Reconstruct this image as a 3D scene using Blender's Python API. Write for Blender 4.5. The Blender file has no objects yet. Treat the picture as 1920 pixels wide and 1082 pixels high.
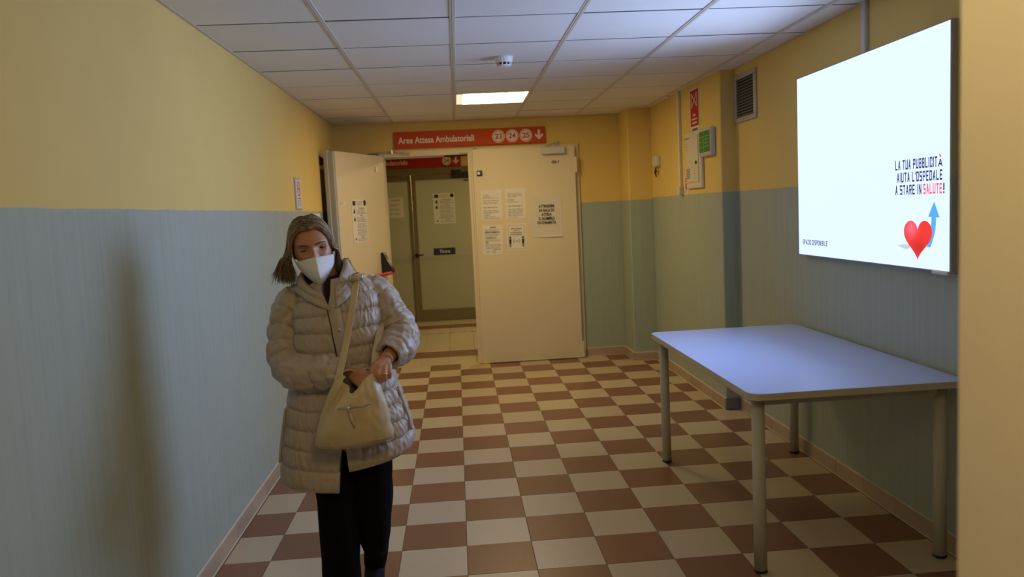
import bpy, bmesh, math, random
import numpy as np
from mathutils import Vector, Matrix, noise

S = bpy.context.scene
COL = S.collection
random.seed(7)

# ------------------------------------------------------------------ camera
FPX = 1495.3                                   # focal length in pixels of a 1920 px wide frame
CAM = np.array([0.0315, -8.0834, 1.5417])
YAW, PIT, ROL = 0.06592, -0.09794, -0.04902
_cy, _sy, _cp, _sp = math.cos(YAW), math.sin(YAW), math.cos(PIT), math.sin(PIT)
FWD = np.array([_sy*_cp, _cy*_cp, _sp]); _r = np.array([_cy, -_sy, 0.0]); _u = np.cross(_r, FWD)
RIGHT = _r*math.cos(ROL) + _u*math.sin(ROL); UP = -_r*math.sin(ROL) + _u*math.cos(ROL)
cd = bpy.data.cameras.new('camera'); cam = bpy.data.objects.new('camera', cd); COL.objects.link(cam)
m = Matrix.Identity(4)
for k in range(3):
    m[k][0] = RIGHT[k]; m[k][1] = UP[k]; m[k][2] = -FWD[k]; m[k][3] = CAM[k]
cam.matrix_world = m
cd.sensor_width = 36.0; cd.lens = FPX/1920*36.0; cd.clip_start = 0.05
cd.dof.use_dof = True; cd.dof.focus_distance = 3.9; cd.dof.aperture_fstop = 3.2
S.camera = cam

def at(px, py, y):
    """world point where the photograph's pixel meets the vertical plane at depth y"""
    d = RIGHT*((px-960)/FPX) - UP*((py-541)/FPX) + FWD
    return Vector(CAM + d*((y-CAM[1])/d[1]))

# ------------------------------------------------------------------ world, light levels, exposure
w = bpy.data.worlds.new('world'); S.world = w; w.use_nodes = True
w.node_tree.nodes['Background'].inputs[0].default_value = (0.9, 0.75, 0.55, 1)
w.node_tree.nodes['Background'].inputs[1].default_value = 0.012
S.view_settings.view_transform = 'Standard'; S.view_settings.look = 'None'
S.view_settings.gamma = 1.0; S.view_settings.use_curve_mapping = False
S.view_settings.exposure = 0.0
SCREEN_LIGHT = (0.80, 0.97, 1.45)               # the backlit white film of the advertising box
ld = bpy.data.lights.new('light_box_backlight', 'AREA'); ld.shape = 'RECTANGLE'; ld.size = 1.415; ld.size_y = 0.99
ld.energy = 26.5; ld.color = (0.45, 0.60, 1.0); ld.spread = math.radians(128)   # forward-throwing backlight of the box
lo = bpy.data.objects.new('light_box_backlight', ld); COL.objects.link(lo); lo.location = (2.0190, -4.2675, 1.705)
lo.rotation_euler = (math.radians(90), 0, math.radians(90))
LAMP_LIGHT = (24.0, 17.0, 7.0)                  # the fluorescent ceiling panel
LAMP_NEAR = (18.5, 13.6, 6.4)                    # the same kind of panel behind the camera
LAMP_FAR = (27.0, 20.5, 9.5)                     # added unseen panels that light the lobby and its frosted glass

# ------------------------------------------------------------------ materials
def mat(name, col, rough=0.5, metal=0.0, var=0.0, vscale=8.0, bump=0.0, bscale=60.0, emit=None, rand=0.0,
        spec=0.5, sheen=0.0, stretch=None, island=0.0, coat=0.0):
    M = bpy.data.materials.new(name); M.use_nodes = True
    nt = M.node_tree; N = nt.nodes; L = nt.links; b = N['Principled BSDF']
    b.inputs['Base Color'].default_value = (*col, 1); b.inputs['Roughness'].default_value = rough
    b.inputs['Metallic'].default_value = metal; b.inputs['Specular IOR Level'].default_value = spec
    if sheen:
        b.inputs['Sheen Weight'].default_value = sheen; b.inputs['Sheen Roughness'].default_value = 0.4
    if coat: b.inputs['Coat Weight'].default_value = coat; b.inputs['Coat Roughness'].default_value = 0.15
    if emit:
        b.inputs['Base Color'].default_value = (0.02, 0.02, 0.02, 1)
        b.inputs['Emission Color'].default_value = (*emit, 1); b.inputs['Emission Strength'].default_value = 1.0
        return M
    geo = N.new('ShaderNodeNewGeometry')
    vec = geo.outputs['Position']
    if stretch:
        mp = N.new('ShaderNodeMapping'); mp.inputs['Scale'].default_value = stretch
        L.new(vec, mp.inputs['Vector']); vec = mp.outputs['Vector']
    if var or rand or island:
        hsv = N.new('ShaderNodeHueSaturation'); hsv.inputs['Color'].default_value = (*col, 1)
        val = None
        def add(sock, amp):
            nonlocal val
            mr = N.new('ShaderNodeMapRange'); mr.inputs['To Min'].default_value = -amp; mr.inputs['To Max'].default_value = amp
            L.new(sock, mr.inputs['Value'])
            ad = N.new('ShaderNodeMath'); ad.operation = 'ADD'; ad.inputs[1].default_value = 1.0
            L.new(mr.outputs[0], ad.inputs[0])
            if val is not None: L.new(val, ad.inputs[1])
            val = ad.outputs[0]
        if var:
            nz = N.new('ShaderNodeTexNoise'); nz.inputs['Scale'].default_value = vscale; nz.inputs['Detail'].default_value = 4
            L.new(vec, nz.inputs['Vector']); add(nz.outputs[0], var)
        if rand:
            oi = N.new('ShaderNodeObjectInfo'); add(oi.outputs['Random'], rand)
        if island: add(geo.outputs['Random Per Island'], island)
        L.new(val, hsv.inputs['Value']); L.new(hsv.outputs[0], b.inputs['Base Color'])
    if bump:
        nb = N.new('ShaderNodeTexNoise'); nb.inputs['Scale'].default_value = bscale; nb.inputs['Detail'].default_value = 3
        L.new(vec, nb.inputs['Vector'])
        bp = N.new('ShaderNodeBump'); bp.inputs['Strength'].default_value = bump; bp.inputs['Distance'].default_value = 0.004
        L.new(nb.outputs[0], bp.inputs['Height']); L.new(bp.outputs[0], b.inputs['Normal'])
    return M

def wall_mat(name, h):
    """yellow emulsion above, brushed grey-green gloss below the line at height h"""
    M = bpy.data.materials.new(name); M.use_nodes = True
    nt = M.node_tree; N = nt.nodes; L = nt.links; b = N['Principled BSDF']
    geo = N.new('ShaderNodeNewGeometry'); sp = N.new('ShaderNodeSeparateXYZ'); L.new(geo.outputs['Position'], sp.inputs[0])
    wob = N.new('ShaderNodeTexNoise'); wob.inputs['Scale'].default_value = 5; L.new(geo.outputs['Position'], wob.inputs['Vector'])
    ma = N.new('ShaderNodeMath'); ma.operation = 'MULTIPLY_ADD'; ma.inputs[1].default_value = 0.012
    L.new(wob.outputs[0], ma.inputs[0]); L.new(sp.outputs['Z'], ma.inputs[2])
    gt = N.new('ShaderNodeMath'); gt.operation = 'GREATER_THAN'; gt.inputs[1].default_value = h+0.006; L.new(ma.outputs[0], gt.inputs[0])
    mp = N.new('ShaderNodeMapping'); mp.inputs['Scale'].default_value = (45, 45, 1.6); L.new(geo.outputs['Position'], mp.inputs['Vector'])
    st = N.new('ShaderNodeTexNoise'); st.inputs['Scale'].default_value = 1.0; st.inputs['Detail'].default_value = 6; L.new(mp.outputs[0], st.inputs['Vector'])
    cr = N.new('ShaderNodeValToRGB'); cr.color_ramp.elements[0].position = 0.25; cr.color_ramp.elements[1].position = 0.75
    cr.color_ramp.elements[0].color = (*GREEN_LO, 1); cr.color_ramp.elements[1].color = (*GREEN_HI, 1); L.new(st.outputs[0], cr.inputs[0])
    bl = N.new('ShaderNodeTexNoise'); bl.inputs['Scale'].default_value = 2.2; bl.inputs['Detail'].default_value = 5; L.new(geo.outputs['Position'], bl.inputs['Vector'])
    cy = N.new('ShaderNodeValToRGB'); cy.color_ramp.elements[0].position = 0.3; cy.color_ramp.elements[1].position = 0.7
    cy.color_ramp.elements[0].color = (*YEL_LO, 1); cy.color_ramp.elements[1].color = (*YEL_HI, 1); L.new(bl.outputs[0], cy.inputs[0])
    mx = N.new('ShaderNodeMix'); mx.data_type = 'RGBA'; L.new(gt.outputs[0], mx.inputs['Factor']); L.new(cr.outputs[0], mx.inputs['A']); L.new(cy.outputs[0], mx.inputs['B'])
    L.new(mx.outputs['Result'], b.inputs['Base Color'])
    ro = N.new('ShaderNodeMapRange'); ro.inputs['To Min'].default_value = 0.42; ro.inputs['To Max'].default_value = 0.75
    L.new(gt.outputs[0], ro.inputs['Value']); L.new(ro.outputs[0], b.inputs['Roughness'])
    bp = N.new('ShaderNodeBump'); bp.inputs['Strength'].default_value = 0.22; bp.inputs['Distance'].default_value = 0.003
    L.new(st.outputs[0], bp.inputs['Height']); L.new(bp.outputs[0], b.inputs['Normal'])
    return M
GREEN_LO, GREEN_HI = (0.35, 0.42, 0.355), (0.41, 0.48, 0.41)
YEL_LO, YEL_HI = (0.75, 0.555, 0.175), (0.80, 0.595, 0.19)

W_LEFT = wall_mat('paint_left', 1.611); W_BACK = wall_mat('paint_back', 1.583); W_RIGHT = wall_mat('paint_right', 1.598)
YELLOW = mat('yellow_emulsion', YEL_HI, 0.7, var=0.05, bump=0.1)
BEIGE = mat('beige_gloss', (0.82, 0.74, 0.57), 0.55, var=0.04, bump=0.05)
TILE_L = mat('tile_light', (0.55, 0.455, 0.32), 0.34, var=0.06, vscale=40, rand=0.05, bump=0.04, bscale=150)
TILE_B = mat('tile_brown', (0.235, 0.108, 0.062), 0.34, var=0.10, vscale=40, rand=0.08, bump=0.04, bscale=150)
TILE_S = mat('tile_skirting', (0.46, 0.35, 0.25), 0.4, var=0.08, vscale=25, rand=0.06)
GROUT = mat('grout', (0.30, 0.25, 0.18), 0.9, var=0.1)
CAULK = mat('white_grout', (0.66, 0.60, 0.50), 0.8)
CEIL = mat('ceiling_board', (0.80, 0.785, 0.76), 0.9, var=0.035, vscale=3, bump=0.25, bscale=220, rand=0.02)
CEIL_DK = mat('ceiling_void', (0.03, 0.027, 0.025), 0.9)  # near-black colour paints the shade seen through the ceiling joints
RAIL = mat('ceiling_rail', (0.62, 0.58, 0.50), 0.5)
DOOR = mat('door_enamel', (0.76, 0.67, 0.49), 0.38, var=0.03, vscale=3)
DOOR_EDGE = mat('door_edge', (0.50, 0.49, 0.41), 0.45)
FRAME = mat('door_frame_enamel', (0.74, 0.66, 0.50), 0.4, var=0.03)
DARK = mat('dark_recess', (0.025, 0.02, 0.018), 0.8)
BRONZE = mat('bronze_aluminium', (0.21, 0.165, 0.095), 0.7)
STEEL = mat('steel', (0.62, 0.61, 0.60), 0.3, metal=0.9)
GREYM = mat('grey_metal', (0.48, 0.47, 0.46), 0.4, metal=0.3)
GREYP = mat('grey_plastic', (0.60, 0.60, 0.62), 0.45)
WHITEP = mat('white_plastic', (0.78, 0.77, 0.75), 0.4)
CREAMP = mat('cream_plastic', (0.72, 0.67, 0.55), 0.45)
BLACKP = mat('black_plastic', (0.015, 0.015, 0.016), 0.4)
REDP = mat('red_bar', (0.52, 0.03, 0.025), 0.35)
PAPER = mat('paper', (0.80, 0.77, 0.72), 0.8, var=0.02)
SLEEVE = mat('plastic_sleeve_paper', (0.74, 0.69, 0.60), 0.22, var=0.03, vscale=20, bump=0.5, bscale=14)
INK = mat('ink_black', (0.03, 0.03, 0.035), 0.7)
INK_G = mat('ink_grey', (0.33, 0.31, 0.30), 0.8)
INK_R = mat('ink_red', (0.55, 0.05, 0.03), 0.7)
SIGN_O = mat('sign_orange_red', (0.56, 0.072, 0.014), 0.55, spec=0.25)
SIGN_R = mat('sign_red', (0.48, 0.022, 0.016), 0.55, spec=0.25)
SIGN_W = mat('sign_white', (0.80, 0.76, 0.70), 0.5)
NAVY = mat('navy_label', (0.02, 0.03, 0.09), 0.4)
GREENS = mat('green_film', (0.02, 0.24, 0.035), 0.4)
GREENL = mat('green_line', (0.30, 0.62, 0.30), 0.5)
TAPE = mat('yellow_tape', (0.75, 0.50, 0.04), 0.6, var=0.15, vscale=30)
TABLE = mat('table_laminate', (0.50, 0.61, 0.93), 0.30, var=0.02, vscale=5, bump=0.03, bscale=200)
TABLE_E = mat('table_edge', (0.58, 0.50, 0.36), 0.45)
TABLE_L = mat('table_leg_enamel', (0.52, 0.50, 0.39), 0.4, var=0.05)
SCREEN = mat('lightbox_white', (1, 1, 1), emit=SCREEN_LIGHT)
S_NAVY = mat('lightbox_navy', (1, 1, 1), emit=(0.035, 0.035, 0.13))
S_BLACK = mat('lightbox_black', (1, 1, 1), emit=(0.05, 0.055, 0.08))
S_PINK = mat('lightbox_pink', (1, 1, 1), emit=(1.05, 0.10, 0.16))
S_BLUE = mat('lightbox_blue', (1, 1, 1), emit=(0.09, 0.44, 0.95))
S_SHADE = mat('lightbox_pale_grey', (1, 1, 1), emit=(0.55, 0.66, 0.80))
LAMP = mat('lamp_diffuser', (1, 1, 1), emit=LAMP_LIGHT)
LAMP_N = mat('lamp_diffuser_near', (1, 1, 1), emit=LAMP_NEAR)
LAMP_F = mat('lamp_added_lobby', (1, 1, 1), emit=LAMP_FAR)
LAMP_E = mat('lamp_diffuser_end', (1, 1, 1), emit=(0.95, 0.86, 0.55))
# woman
SKIN = mat('skin', (0.51, 0.245, 0.13), 0.48, var=0.10, vscale=30, bump=0.12, bscale=120)
LIPD = mat('eye_dark', (0.02, 0.014, 0.010), 0.3)
EYEW = mat('eye_white', (0.62, 0.55, 0.50), 0.25)
HAIR = mat('hair_ash_brown', (0.205, 0.142, 0.074), 0.42, var=0.35, vscale=10, island=0.85)
BROW = mat('brow_hair', (0.075, 0.045, 0.026), 0.7)
COAT = mat('quilted_nylon', (0.46, 0.385, 0.295), 0.41, var=0.05, vscale=14, bump=0.2, bscale=60, spec=0.4)
COAT_IN = mat('coat_lining', (0.03, 0.025, 0.022), 0.6)
SWEAT = mat('dark_knit', (0.035, 0.02, 0.014), 0.9, bump=0.4, bscale=300)
PANTS = mat('black_trousers', (0.0055, 0.0045, 0.0042), 0.9, bump=0.1, spec=0.08)
SHOE = mat('black_leather', (0.012, 0.011, 0.010), 0.8, spec=0.2)
MASK = mat('mask_white', (0.82, 0.82, 0.80), 0.75, bump=0.1, bscale=400)
GOLD = mat('gold', (0.70, 0.48, 0.16), 0.25, metal=1.0)
BAG = mat('cream_leather', (0.58, 0.475, 0.275), 0.38, var=0.06, vscale=25, bump=0.18, bscale=140)
BAG_IN = mat('bag_lining', (0.16, 0.12, 0.07), 0.8)

def frosted(name, col):
    M = bpy.data.materials.new(name); M.use_nodes = True
    nt = M.node_tree; N = nt.nodes; L = nt.links
    for n in list(N): N.remove(n)
    out = N.new('ShaderNodeOutputMaterial')
    d = N.new('ShaderNodeBsdfDiffuse'); d.inputs[0].default_value = (*col, 1)
    t = N.new('ShaderNodeBsdfTranslucent'); t.inputs[0].default_value = (*col, 1)
    g = N.new('ShaderNodeBsdfGlossy'); g.inputs['Roughness'].default_value = 0.25
    a = N.new('ShaderNodeMixShader'); a.inputs[0].default_value = 0.35; L.new(d.outputs[0], a.inputs[1]); L.new(t.outputs[0], a.inputs[2])
    c = N.new('ShaderNodeMixShader'); c.inputs[0].default_value = 0.06; L.new(a.outputs[0], c.inputs[1]); L.new(g.outputs[0], c.inputs[2])
    L.new(c.outputs[0], out.inputs[0])
    return M
FROST = frosted('frosted_glass', (0.57, 0.575, 0.47))

def heart_mat():
    """printed heart: red with a pinker upper left, part of the artwork on the lit film"""
    M = bpy.data.materials.new('lightbox_heart'); M.use_nodes = True
    nt = M.node_tree; N = nt.nodes; L = nt.links; b = N['Principled BSDF']
    b.inputs['Base Color'].default_value = (0.02, 0.02, 0.02, 1); b.inputs['Emission Strength'].default_value = 1.0
    at_ = N.new('ShaderNodeAttribute'); at_.attribute_name = 'tone'
    cr = N.new('ShaderNodeValToRGB'); e = cr.color_ramp.elements
    e[0].position = 0.0; e[0].color = (0.42, 0.012, 0.010, 1); e[1].position = 1.0; e[1].color = (1.0, 0.16, 0.24, 1)
    k = e.new(0.5); k.color = (0.93, 0.035, 0.035, 1)
    L.new(at_.outputs['Fac'], cr.inputs[0]); L.new(cr.outputs[0], b.inputs['Emission Color'])
    return M

# ------------------------------------------------------------------ mesh builder
def smoothstep(x):
    x = min(1, max(0, x)); return x*x*(3-2*x)
def crom(pts, n):
    """Catmull-Rom resample of tuples"""
    P = [np.array(p, float) for p in pts]; P = [2*P[0]-P[1]] + P + [2*P[-1]-P[-2]]
    out = []; segs = len(P)-3
    for i in range(n):
        t = i/(n-1)*segs; k = min(int(t), segs-1); t -= k
        a, b, c, d = P[k:k+4]
        out.append(0.5*((2*b)+(-a+c)*t+(2*a-5*b+4*c-d)*t*t+(-a+3*b-3*c+d)*t**3))
    return out

class MB:
    def __init__(s, xf=None): s.bm = bmesh.new(); s.xf = xf; s.mi = 0; s.smooth = False
    def V(s, p):
        p = Vector([float(c) for c in p[:3]]); return s.bm.verts.new(s.xf(p) if s.xf else p)
    def face(s, vs):
        try:
            f = s.bm.faces.new(vs); f.material_index = s.mi; f.smooth = s.smooth; return f
        except ValueError: return None
    def poly(s, pts): return s.face([s.V(p) for p in pts])
    def box(s, a, b, bev=0.0):
        x0, y0, z0 = [min(a[k], b[k]) for k in range(3)]; x1, y1, z1 = [max(a[k], b[k]) for k in range(3)]
        bev = min(bev, 0.45*min(x1-x0, y1-y0, z1-z0))
        t = bmesh.new(); bmesh.ops.create_cube(t, size=1.0)
        for v in t.verts: v.co = Vector(((x0+x1)/2+v.co.x*(x1-x0), (y0+y1)/2+v.co.y*(y1-y0), (z0+z1)/2+v.co.z*(z1-z0)))
        if bev > 0: bmesh.ops.bevel(t, geom=t.edges[:], offset=bev, segments=1, affect='EDGES')
        s.merge(t); return s
    def merge(s, t):
        mp = {v: s.V(v.co) for v in t.verts}
        for f in t.faces: s.face([mp[v] for v in f.verts])
        t.free()
    def grid(s, G, cu=False, cv=False, cap0=False, cap1=False):
        R = [[s.V(p) for p in row] for row in G]; n = len(R); k = len(R[0])
        for i in range(n if cu else n-1):
            for j in range(k if cv else k-1):
                s.face([R[i][j], R[i][(j+1) % k], R[(i+1) % n][(j+1) % k], R[(i+1) % n][j]])
        if cap0: s.face(list(reversed(R[0])))
        if cap1: s.face(R[-1])
        return R
    def tube(s, pts, rad, seg=12, cap=True, flat=1.0, up=None):
        pts = [Vector([float(c) for c in p[:3]]) for p in pts]
        if not hasattr(rad, '__len__'): rad = [rad]*len(pts)
        G = []; N = None
        for i, p in enumerate(pts):
            t = (pts[min(i+1, len(pts)-1)]-pts[max(i-1, 0)]).normalized()
            if N is None:
                N = Vector(up) if up else (Vector((0, 0, 1)) if abs(t.z) < .9 else Vector((1, 0, 0)))
            N = (N-t*N.dot(t)).normalized(); B = t.cross(N)
            G.append([p+(N*math.cos(a)*flat+B*math.sin(a))*rad[i] for a in [2*math.pi*k/seg for k in range(seg)]])
        s.grid(G, cv=True, cap0=cap, cap1=cap); return s
    def cyl(s, p, q, r, seg=16, r2=None): return s.tube([p, q], [r, r if r2 is None else r2], seg)
    def disc(s, c, r, seg=24, r0=0.0):
        if r0 <= 0: return s.poly([(c[0]+r*math.cos(2*math.pi*k/seg), c[1]+r*math.sin(2*math.pi*k/seg), c[2]) for k in range(seg)])
        A = [s.V((c[0]+r*math.cos(2*math.pi*k/seg), c[1]+r*math.sin(2*math.pi*k/seg), c[2])) for k in range(seg)]
        B = [s.V((c[0]+r0*math.cos(2*math.pi*k/seg), c[1]+r0*math.sin(2*math.pi*k/seg), c[2])) for k in range(seg)]
        for k in range(seg): s.face([A[k], A[(k+1) % seg], B[(k+1) % seg], B[k]])
    def rect(s, u0, u1, v0, v1, h): return s.poly([(u0, v0, h), (u1, v0, h), (u1, v1, h), (u0, v1, h)])
    def ellipsoid(s, c, r, n=12, k=18):
        s.grid([[(c[0]+r[0]*math.sin(math.pi*(i+.02)/(n+.04))*math.cos(2*math.pi*j/k), c[1]+r[1]*math.sin(math.pi*(i+.02)/(n+.04))*math.sin(2*math.pi*j/k),
                  c[2]+r[2]*math.cos(math.pi*(i+.02)/(n+.04))) for j in range(k)] for i in range(n+1)], cv=True, cap0=True, cap1=True)
    def text(s, body, u, v, h, size, width=None, align='l', bold=0.0, shear=0.0):
        """flat lettering: cap height 'size', left/centre/right at u, baseline v; squeezed to 'width'"""
        vs, fs, x0, x1, ch = text_mesh(body, bold)
        k = size/ch; kx = k if width is None else width/(x1-x0)
        off = {'l': 0, 'c': -(x1-x0)*kx/2, 'r': -(x1-x0)*kx}[align]
        R = [s.V((u+off+(a-x0)*kx+b*k*shear, v+b*k, h)) for a, b in vs]
        for f in fs: s.face([R[i] for i in f])
    def lines(s, u0, u1, v0, v1, n, h, seed=1, thick=0.42, ragged=0.5, word=0.035):
        """rows of small print, word by word"""
        rng = random.Random(seed); dv = (v1-v0)/n
        for r in range(n):
            end = u1-(u1-u0)*ragged*rng.random()**2; u = u0
            while u < end-0.004:
                wl = word*(0.35+rng.random()); e = min(u+wl, end)
                s.rect(u, e, v1-(r+0.5)*dv-dv*thick/2, v1-(r+0.5)*dv+dv*thick/2, h); u = e+word*0.16
    def build(s, name, mats, parent=None, kind=None, fix=False):
        if not isinstance(mats, (list, tuple)): mats = [mats]
        if fix: bmesh.ops.recalc_face_normals(s.bm, faces=s.bm.faces[:])
        me = bpy.data.meshes.new(name); off = wloc(parent)
        if parent is not None:
            for v in s.bm.verts: v.co -= off
        s.bm.to_mesh(me); s.bm.free()
        for q in mats: me.materials.append(q)
        o = bpy.data.objects.new(name, me); COL.objects.link(o)
        if parent is not None: o.parent = parent
        if kind: o['kind'] = kind
        return o

def wloc(o):
    v = Vector((0, 0, 0))
    while o is not None: v += o.location; o = o.parent
    return v
_tc = {}
def text_mesh(body, bold):
    key = (body, bold)
    if key in _tc: return _tc[key]
    cu = bpy.data.curves.new('t', 'FONT'); cu.body = body; cu.size = 1.0; cu.offset = bold; cu.resolution_u = 3
    o = bpy.data.objects.new('t', cu); me = o.to_mesh()
    vs = [(v.co.x, v.co.y) for v in me.vertices]; fs = [tuple(p.vertices) for p in me.polygons]
    o.to_mesh_clear(); bpy.data.objects.remove(o); bpy.data.curves.remove(cu)
    xs = [a for a, b in vs]
    _tc[key] = (vs, fs, min(xs), max(xs), 0.70); return _tc[key]

def tag(o, label=None, cat=None, group=None, kind=None):
    if label: o['label'] = label
    if cat: o['category'] = cat
    if group: o['group'] = group
    if kind: o['kind'] = kind
    return o
def empty(name, loc, label=None, cat=None, group=None, kind=None):
    o = bpy.data.objects.new(name, None); COL.objects.link(o); o.location = loc; o.empty_display_size = 0.1
    return tag(o, label, cat, group, kind)
def frame(o, u, v):
    o, u, v = Vector(o), Vector(u), Vector(v); n = u.cross(v)
    return lambda p: o+u*p[0]+v*p[1]+n*p[2]
def FB(y): return frame((0, y, 0), (1, 0, 0), (0, 0, 1))          # faces the camera: u = x, v = z
def FR(x): return frame((x, 0, 0), (0, -1, 0), (0, 0, 1))         # right wall: u = -y, v = z
def FL(x): return frame((x, 0, 0), (0, 1, 0), (0, 0, 1))          # left wall: u = y, v = z

# ================================================================== room shell
XL, XR, XN, ZC = -1.13, 2.06, 1.95, 2.4578
YN = -10.2                                                        # wall behind the camera
def solid(name, a, b, m_, parent=None, kind='structure', bev=0):
    mb = MB(); mb.box(a, b, bev); return mb.build(name, m_, parent, kind)

# --- floor: real tiles, proud of a grout bed
floor = solid('floor', (-1.6, YN-.2, -.10), (2.4, 0.0, -.004), GROUT)
_tiles = {}
def tile_obj(parent, x0, x1, y0, y1, m_, name='floor_tile'):
    key = (round(x1-x0, 3), round(y1-y0, 3), m_.name)
    if key not in _tiles:
        hx, hy = (x1-x0)/2-.0011, (y1-y0)/2-.0011
        mb = MB(); mb.box((-hx, -hy, -.008), (hx, hy, 0), .0012)
        me = bpy.data.meshes.new(name); mb.bm.to_mesh(me); mb.bm.free(); me.materials.append(m_); _tiles[key] = me
    o = bpy.data.objects.new(name, _tiles[key]); COL.objects.link(o); o.parent = parent
    o.location = ((x0+x1)/2, (y0+y1)/2, random.uniform(-.0004, 0)); return o
rest = {True: MB(), False: MB()}
for j in range(0, 35):
    for i in range(-4, 7):
        x0, x1 = max(i*.3, XL+.02), min(i*.3+.3, XR-.018)
        if x1-x0 < .02: continue
        brown = (i+j) % 2 == 1
        if j < 24: tile_obj(floor, x0, x1, -.3*(j+1), -.3*j, TILE_B if brown else TILE_L)
        else: rest[brown].box((x0+.0011, -.3*(j+1)+.0011, -.008), (x1-.0011, -.3*j-.0011, 0), .0012)
rest[True].build('dark_floor_tiles', TILE_B, floor, 'stuff'); rest[False].build('light_floor_tiles', TILE_L, floor, 'stuff')
# lobby floor beyond the doors
floor2 = solid('floor', (-2.6, 0.0, -.10), (2.6, 5.2, -.004), GROUT)
rows = [(0.0, .44, 0), (.44, .82, 1), (.82, 1.50, 0), (1.50, 2.18, 0), (2.18, 2.62, 0), (2.62, 2.95, 1), (2.95, 3.46, 0)]
for y0, y1, br in rows:
    for k in range(-4, 6):
        tile_obj(floor2, -.12+.29*k, -.12+.29*(k+1), y0, y1, TILE_B if br else TILE_L)
ft = tag(empty('floor_marking_tape', (0, 2.18, 0)), 'dashed dark marking tape across the lobby floor behind the doorway', 'tape')
for k in range(-8, 8):
    mb = MB(); mb.box((.144*k, 2.174, .0), (.144*k+.09, 2.190, .0012)); mb.build('tape_dash', INK, ft)

# --- walls
wl = empty('wall_left', (XL, -5, 0), kind='structure')
for a, b in [((XL-.2, YN, 0), (XL, -.93, ZC+.1)), ((XL-.2, -.93, 2.09), (XL, 0.0, ZC+.1)), ((XL-.2, -.14, 0), (XL, 0.0, 2.09))]:
    mb = MB(); mb.box(a, b); mb.build('wall_section', W_LEFT, wl)
wb = empty('wall_back', (0, 0, 0), kind='structure')
for a, b in [((XL-.2, 0, 0), (-.69, .16, ZC+.1)), ((1.29, 0, 0), (2.3, .16, ZC+.1)), ((-.69, 0, 2.165), (1.29, .16, ZC+.1))]:
    mb = MB(); mb.box(a, b); mb.build('wall_section', W_BACK, wb)
mb = MB(); mb.box((XR, YN, 0), (XR+.2, -2.43, ZC+.1)); mb.build('wall_right', W_RIGHT, None, 'structure')
mb = MB(); mb.box((XN, -2.43, 0), (XR+.2, -.41, ZC+.1), .006); mb.build('wall_right', W_RIGHT, None, 'structure')
solid('trim_2', (1.72, -.41, 0), (XR+.2, 0, ZC+.1), W_BACK, bev=.008)['label'] = 'square corner pillar painted yellow over green'
solid('wall_front', (XL-.2, YN-.2, 0), (XR+.2, YN, ZC+.1), W_BACK)
# side doorway in the left wall, half hidden behind the open leaf
d4 = empty('door_4', (XL-.1, -.53, 0), kind='structure'); d4['label'] = 'dark recessed side doorway behind the open door leaf'
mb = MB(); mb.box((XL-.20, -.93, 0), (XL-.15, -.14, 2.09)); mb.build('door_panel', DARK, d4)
mb = MB(); mb.box((XL-.15, -.80, 1.78), (XL-.06, -.55, 1.88), .006); mb.build('door_closer', GREYM, d4)

# --- lobby beyond
solid('wall_beyond', (-2.6, 3.42, 2.20), (2.6, 3.58, ZC+.1), YELLOW)
solid('wall_beyond', (.95, 3.42, 0), (2.6, 3.58, 2.2), W_BACK)
solid('wall_beyond', (-2.6, 3.42, 0), (-1.62, 3.58, 2.2), W_BACK)
solid('wall_beyond', (-2.7, .16, 0), (-2.6, 5.2, ZC+.1), W_BACK)
solid('wall_beyond', (2.6, .16, 0), (2.7, 5.2, ZC+.1), W_BACK)
solid('wall_beyond', (-2.7, 5.2, 0), (2.7, 5.3, ZC+.1), W_BACK)
ceil2 = solid('ceiling', (-2.7, .16, ZC), (2.7, 5.3, ZC+.08), CEIL)

# --- suspended ceiling
ceil = solid('ceiling', (XL-.2, YN-.2, ZC+.02), (XR+.2, .02, ZC+.1), CEIL_DK)
GX0, GY0, PX, PY = .0687, -4.212, .6081, .6128
xs = [GX0+PX*k for k in range(-2, 4)]; xs[0] = XL; xs.append(XR)
ys = [GY0+PY*k for k in range(-9, 7)] + [0.0]
LAMPS = {(2, 13): LAMP, (2, 3): LAMP_N}
def _cell(k): return xs[k], xs[k+1]
ctile = {}
for r in range(len(ys)-1):
    for c in range(len(xs)-1):
        x0, x1 = xs[c], xs[c+1]
        if ys[r] > -.4: x1 = min(x1, 1.72) if x0 < 1.72 else x1
        if (c, r) in LAMPS: continue
        mb = MB(); g = .012
        dz = random.uniform(-.0018, .0012)
        mb.box((x0+g, ys[r]+.010, ZC+dz), (x1-g, ys[r+1]-.010, ZC+.018), .002)
        mb.build('ceiling_tile', CEIL, ceil)
for x in xs[1:-1]:
    mb = MB(); mb.box((x-.014, YN, ZC-.003), (x+.014, 0, ZC+.01), .0015); mb.box((x-.0022, YN, ZC-.0042), (x+.0022, 0, ZC-.002)); mb.build('ceiling_rail', RAIL, ceil)
TEE_SHADE = mat('cross_tee_shadow_gap', (0.09, 0.08, 0.07), 0.8)  # dark strip colour paints the shadow in the cross joints
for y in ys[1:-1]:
    mb = MB(); mb.box((XL, y-.0098, ZC+.0012), (XR, y+.0098, ZC+.010)); mb.build('cross_joint_shade', TEE_SHADE, ceil)
for (x, sx) in ((XL, 1), (XR, -1)):
    mb = MB(); mb.box((x, YN, ZC-.002), (x+sx*.018, 0, ZC+.012), .0012); mb.build('edge_trim', RAIL, ceil)

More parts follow.
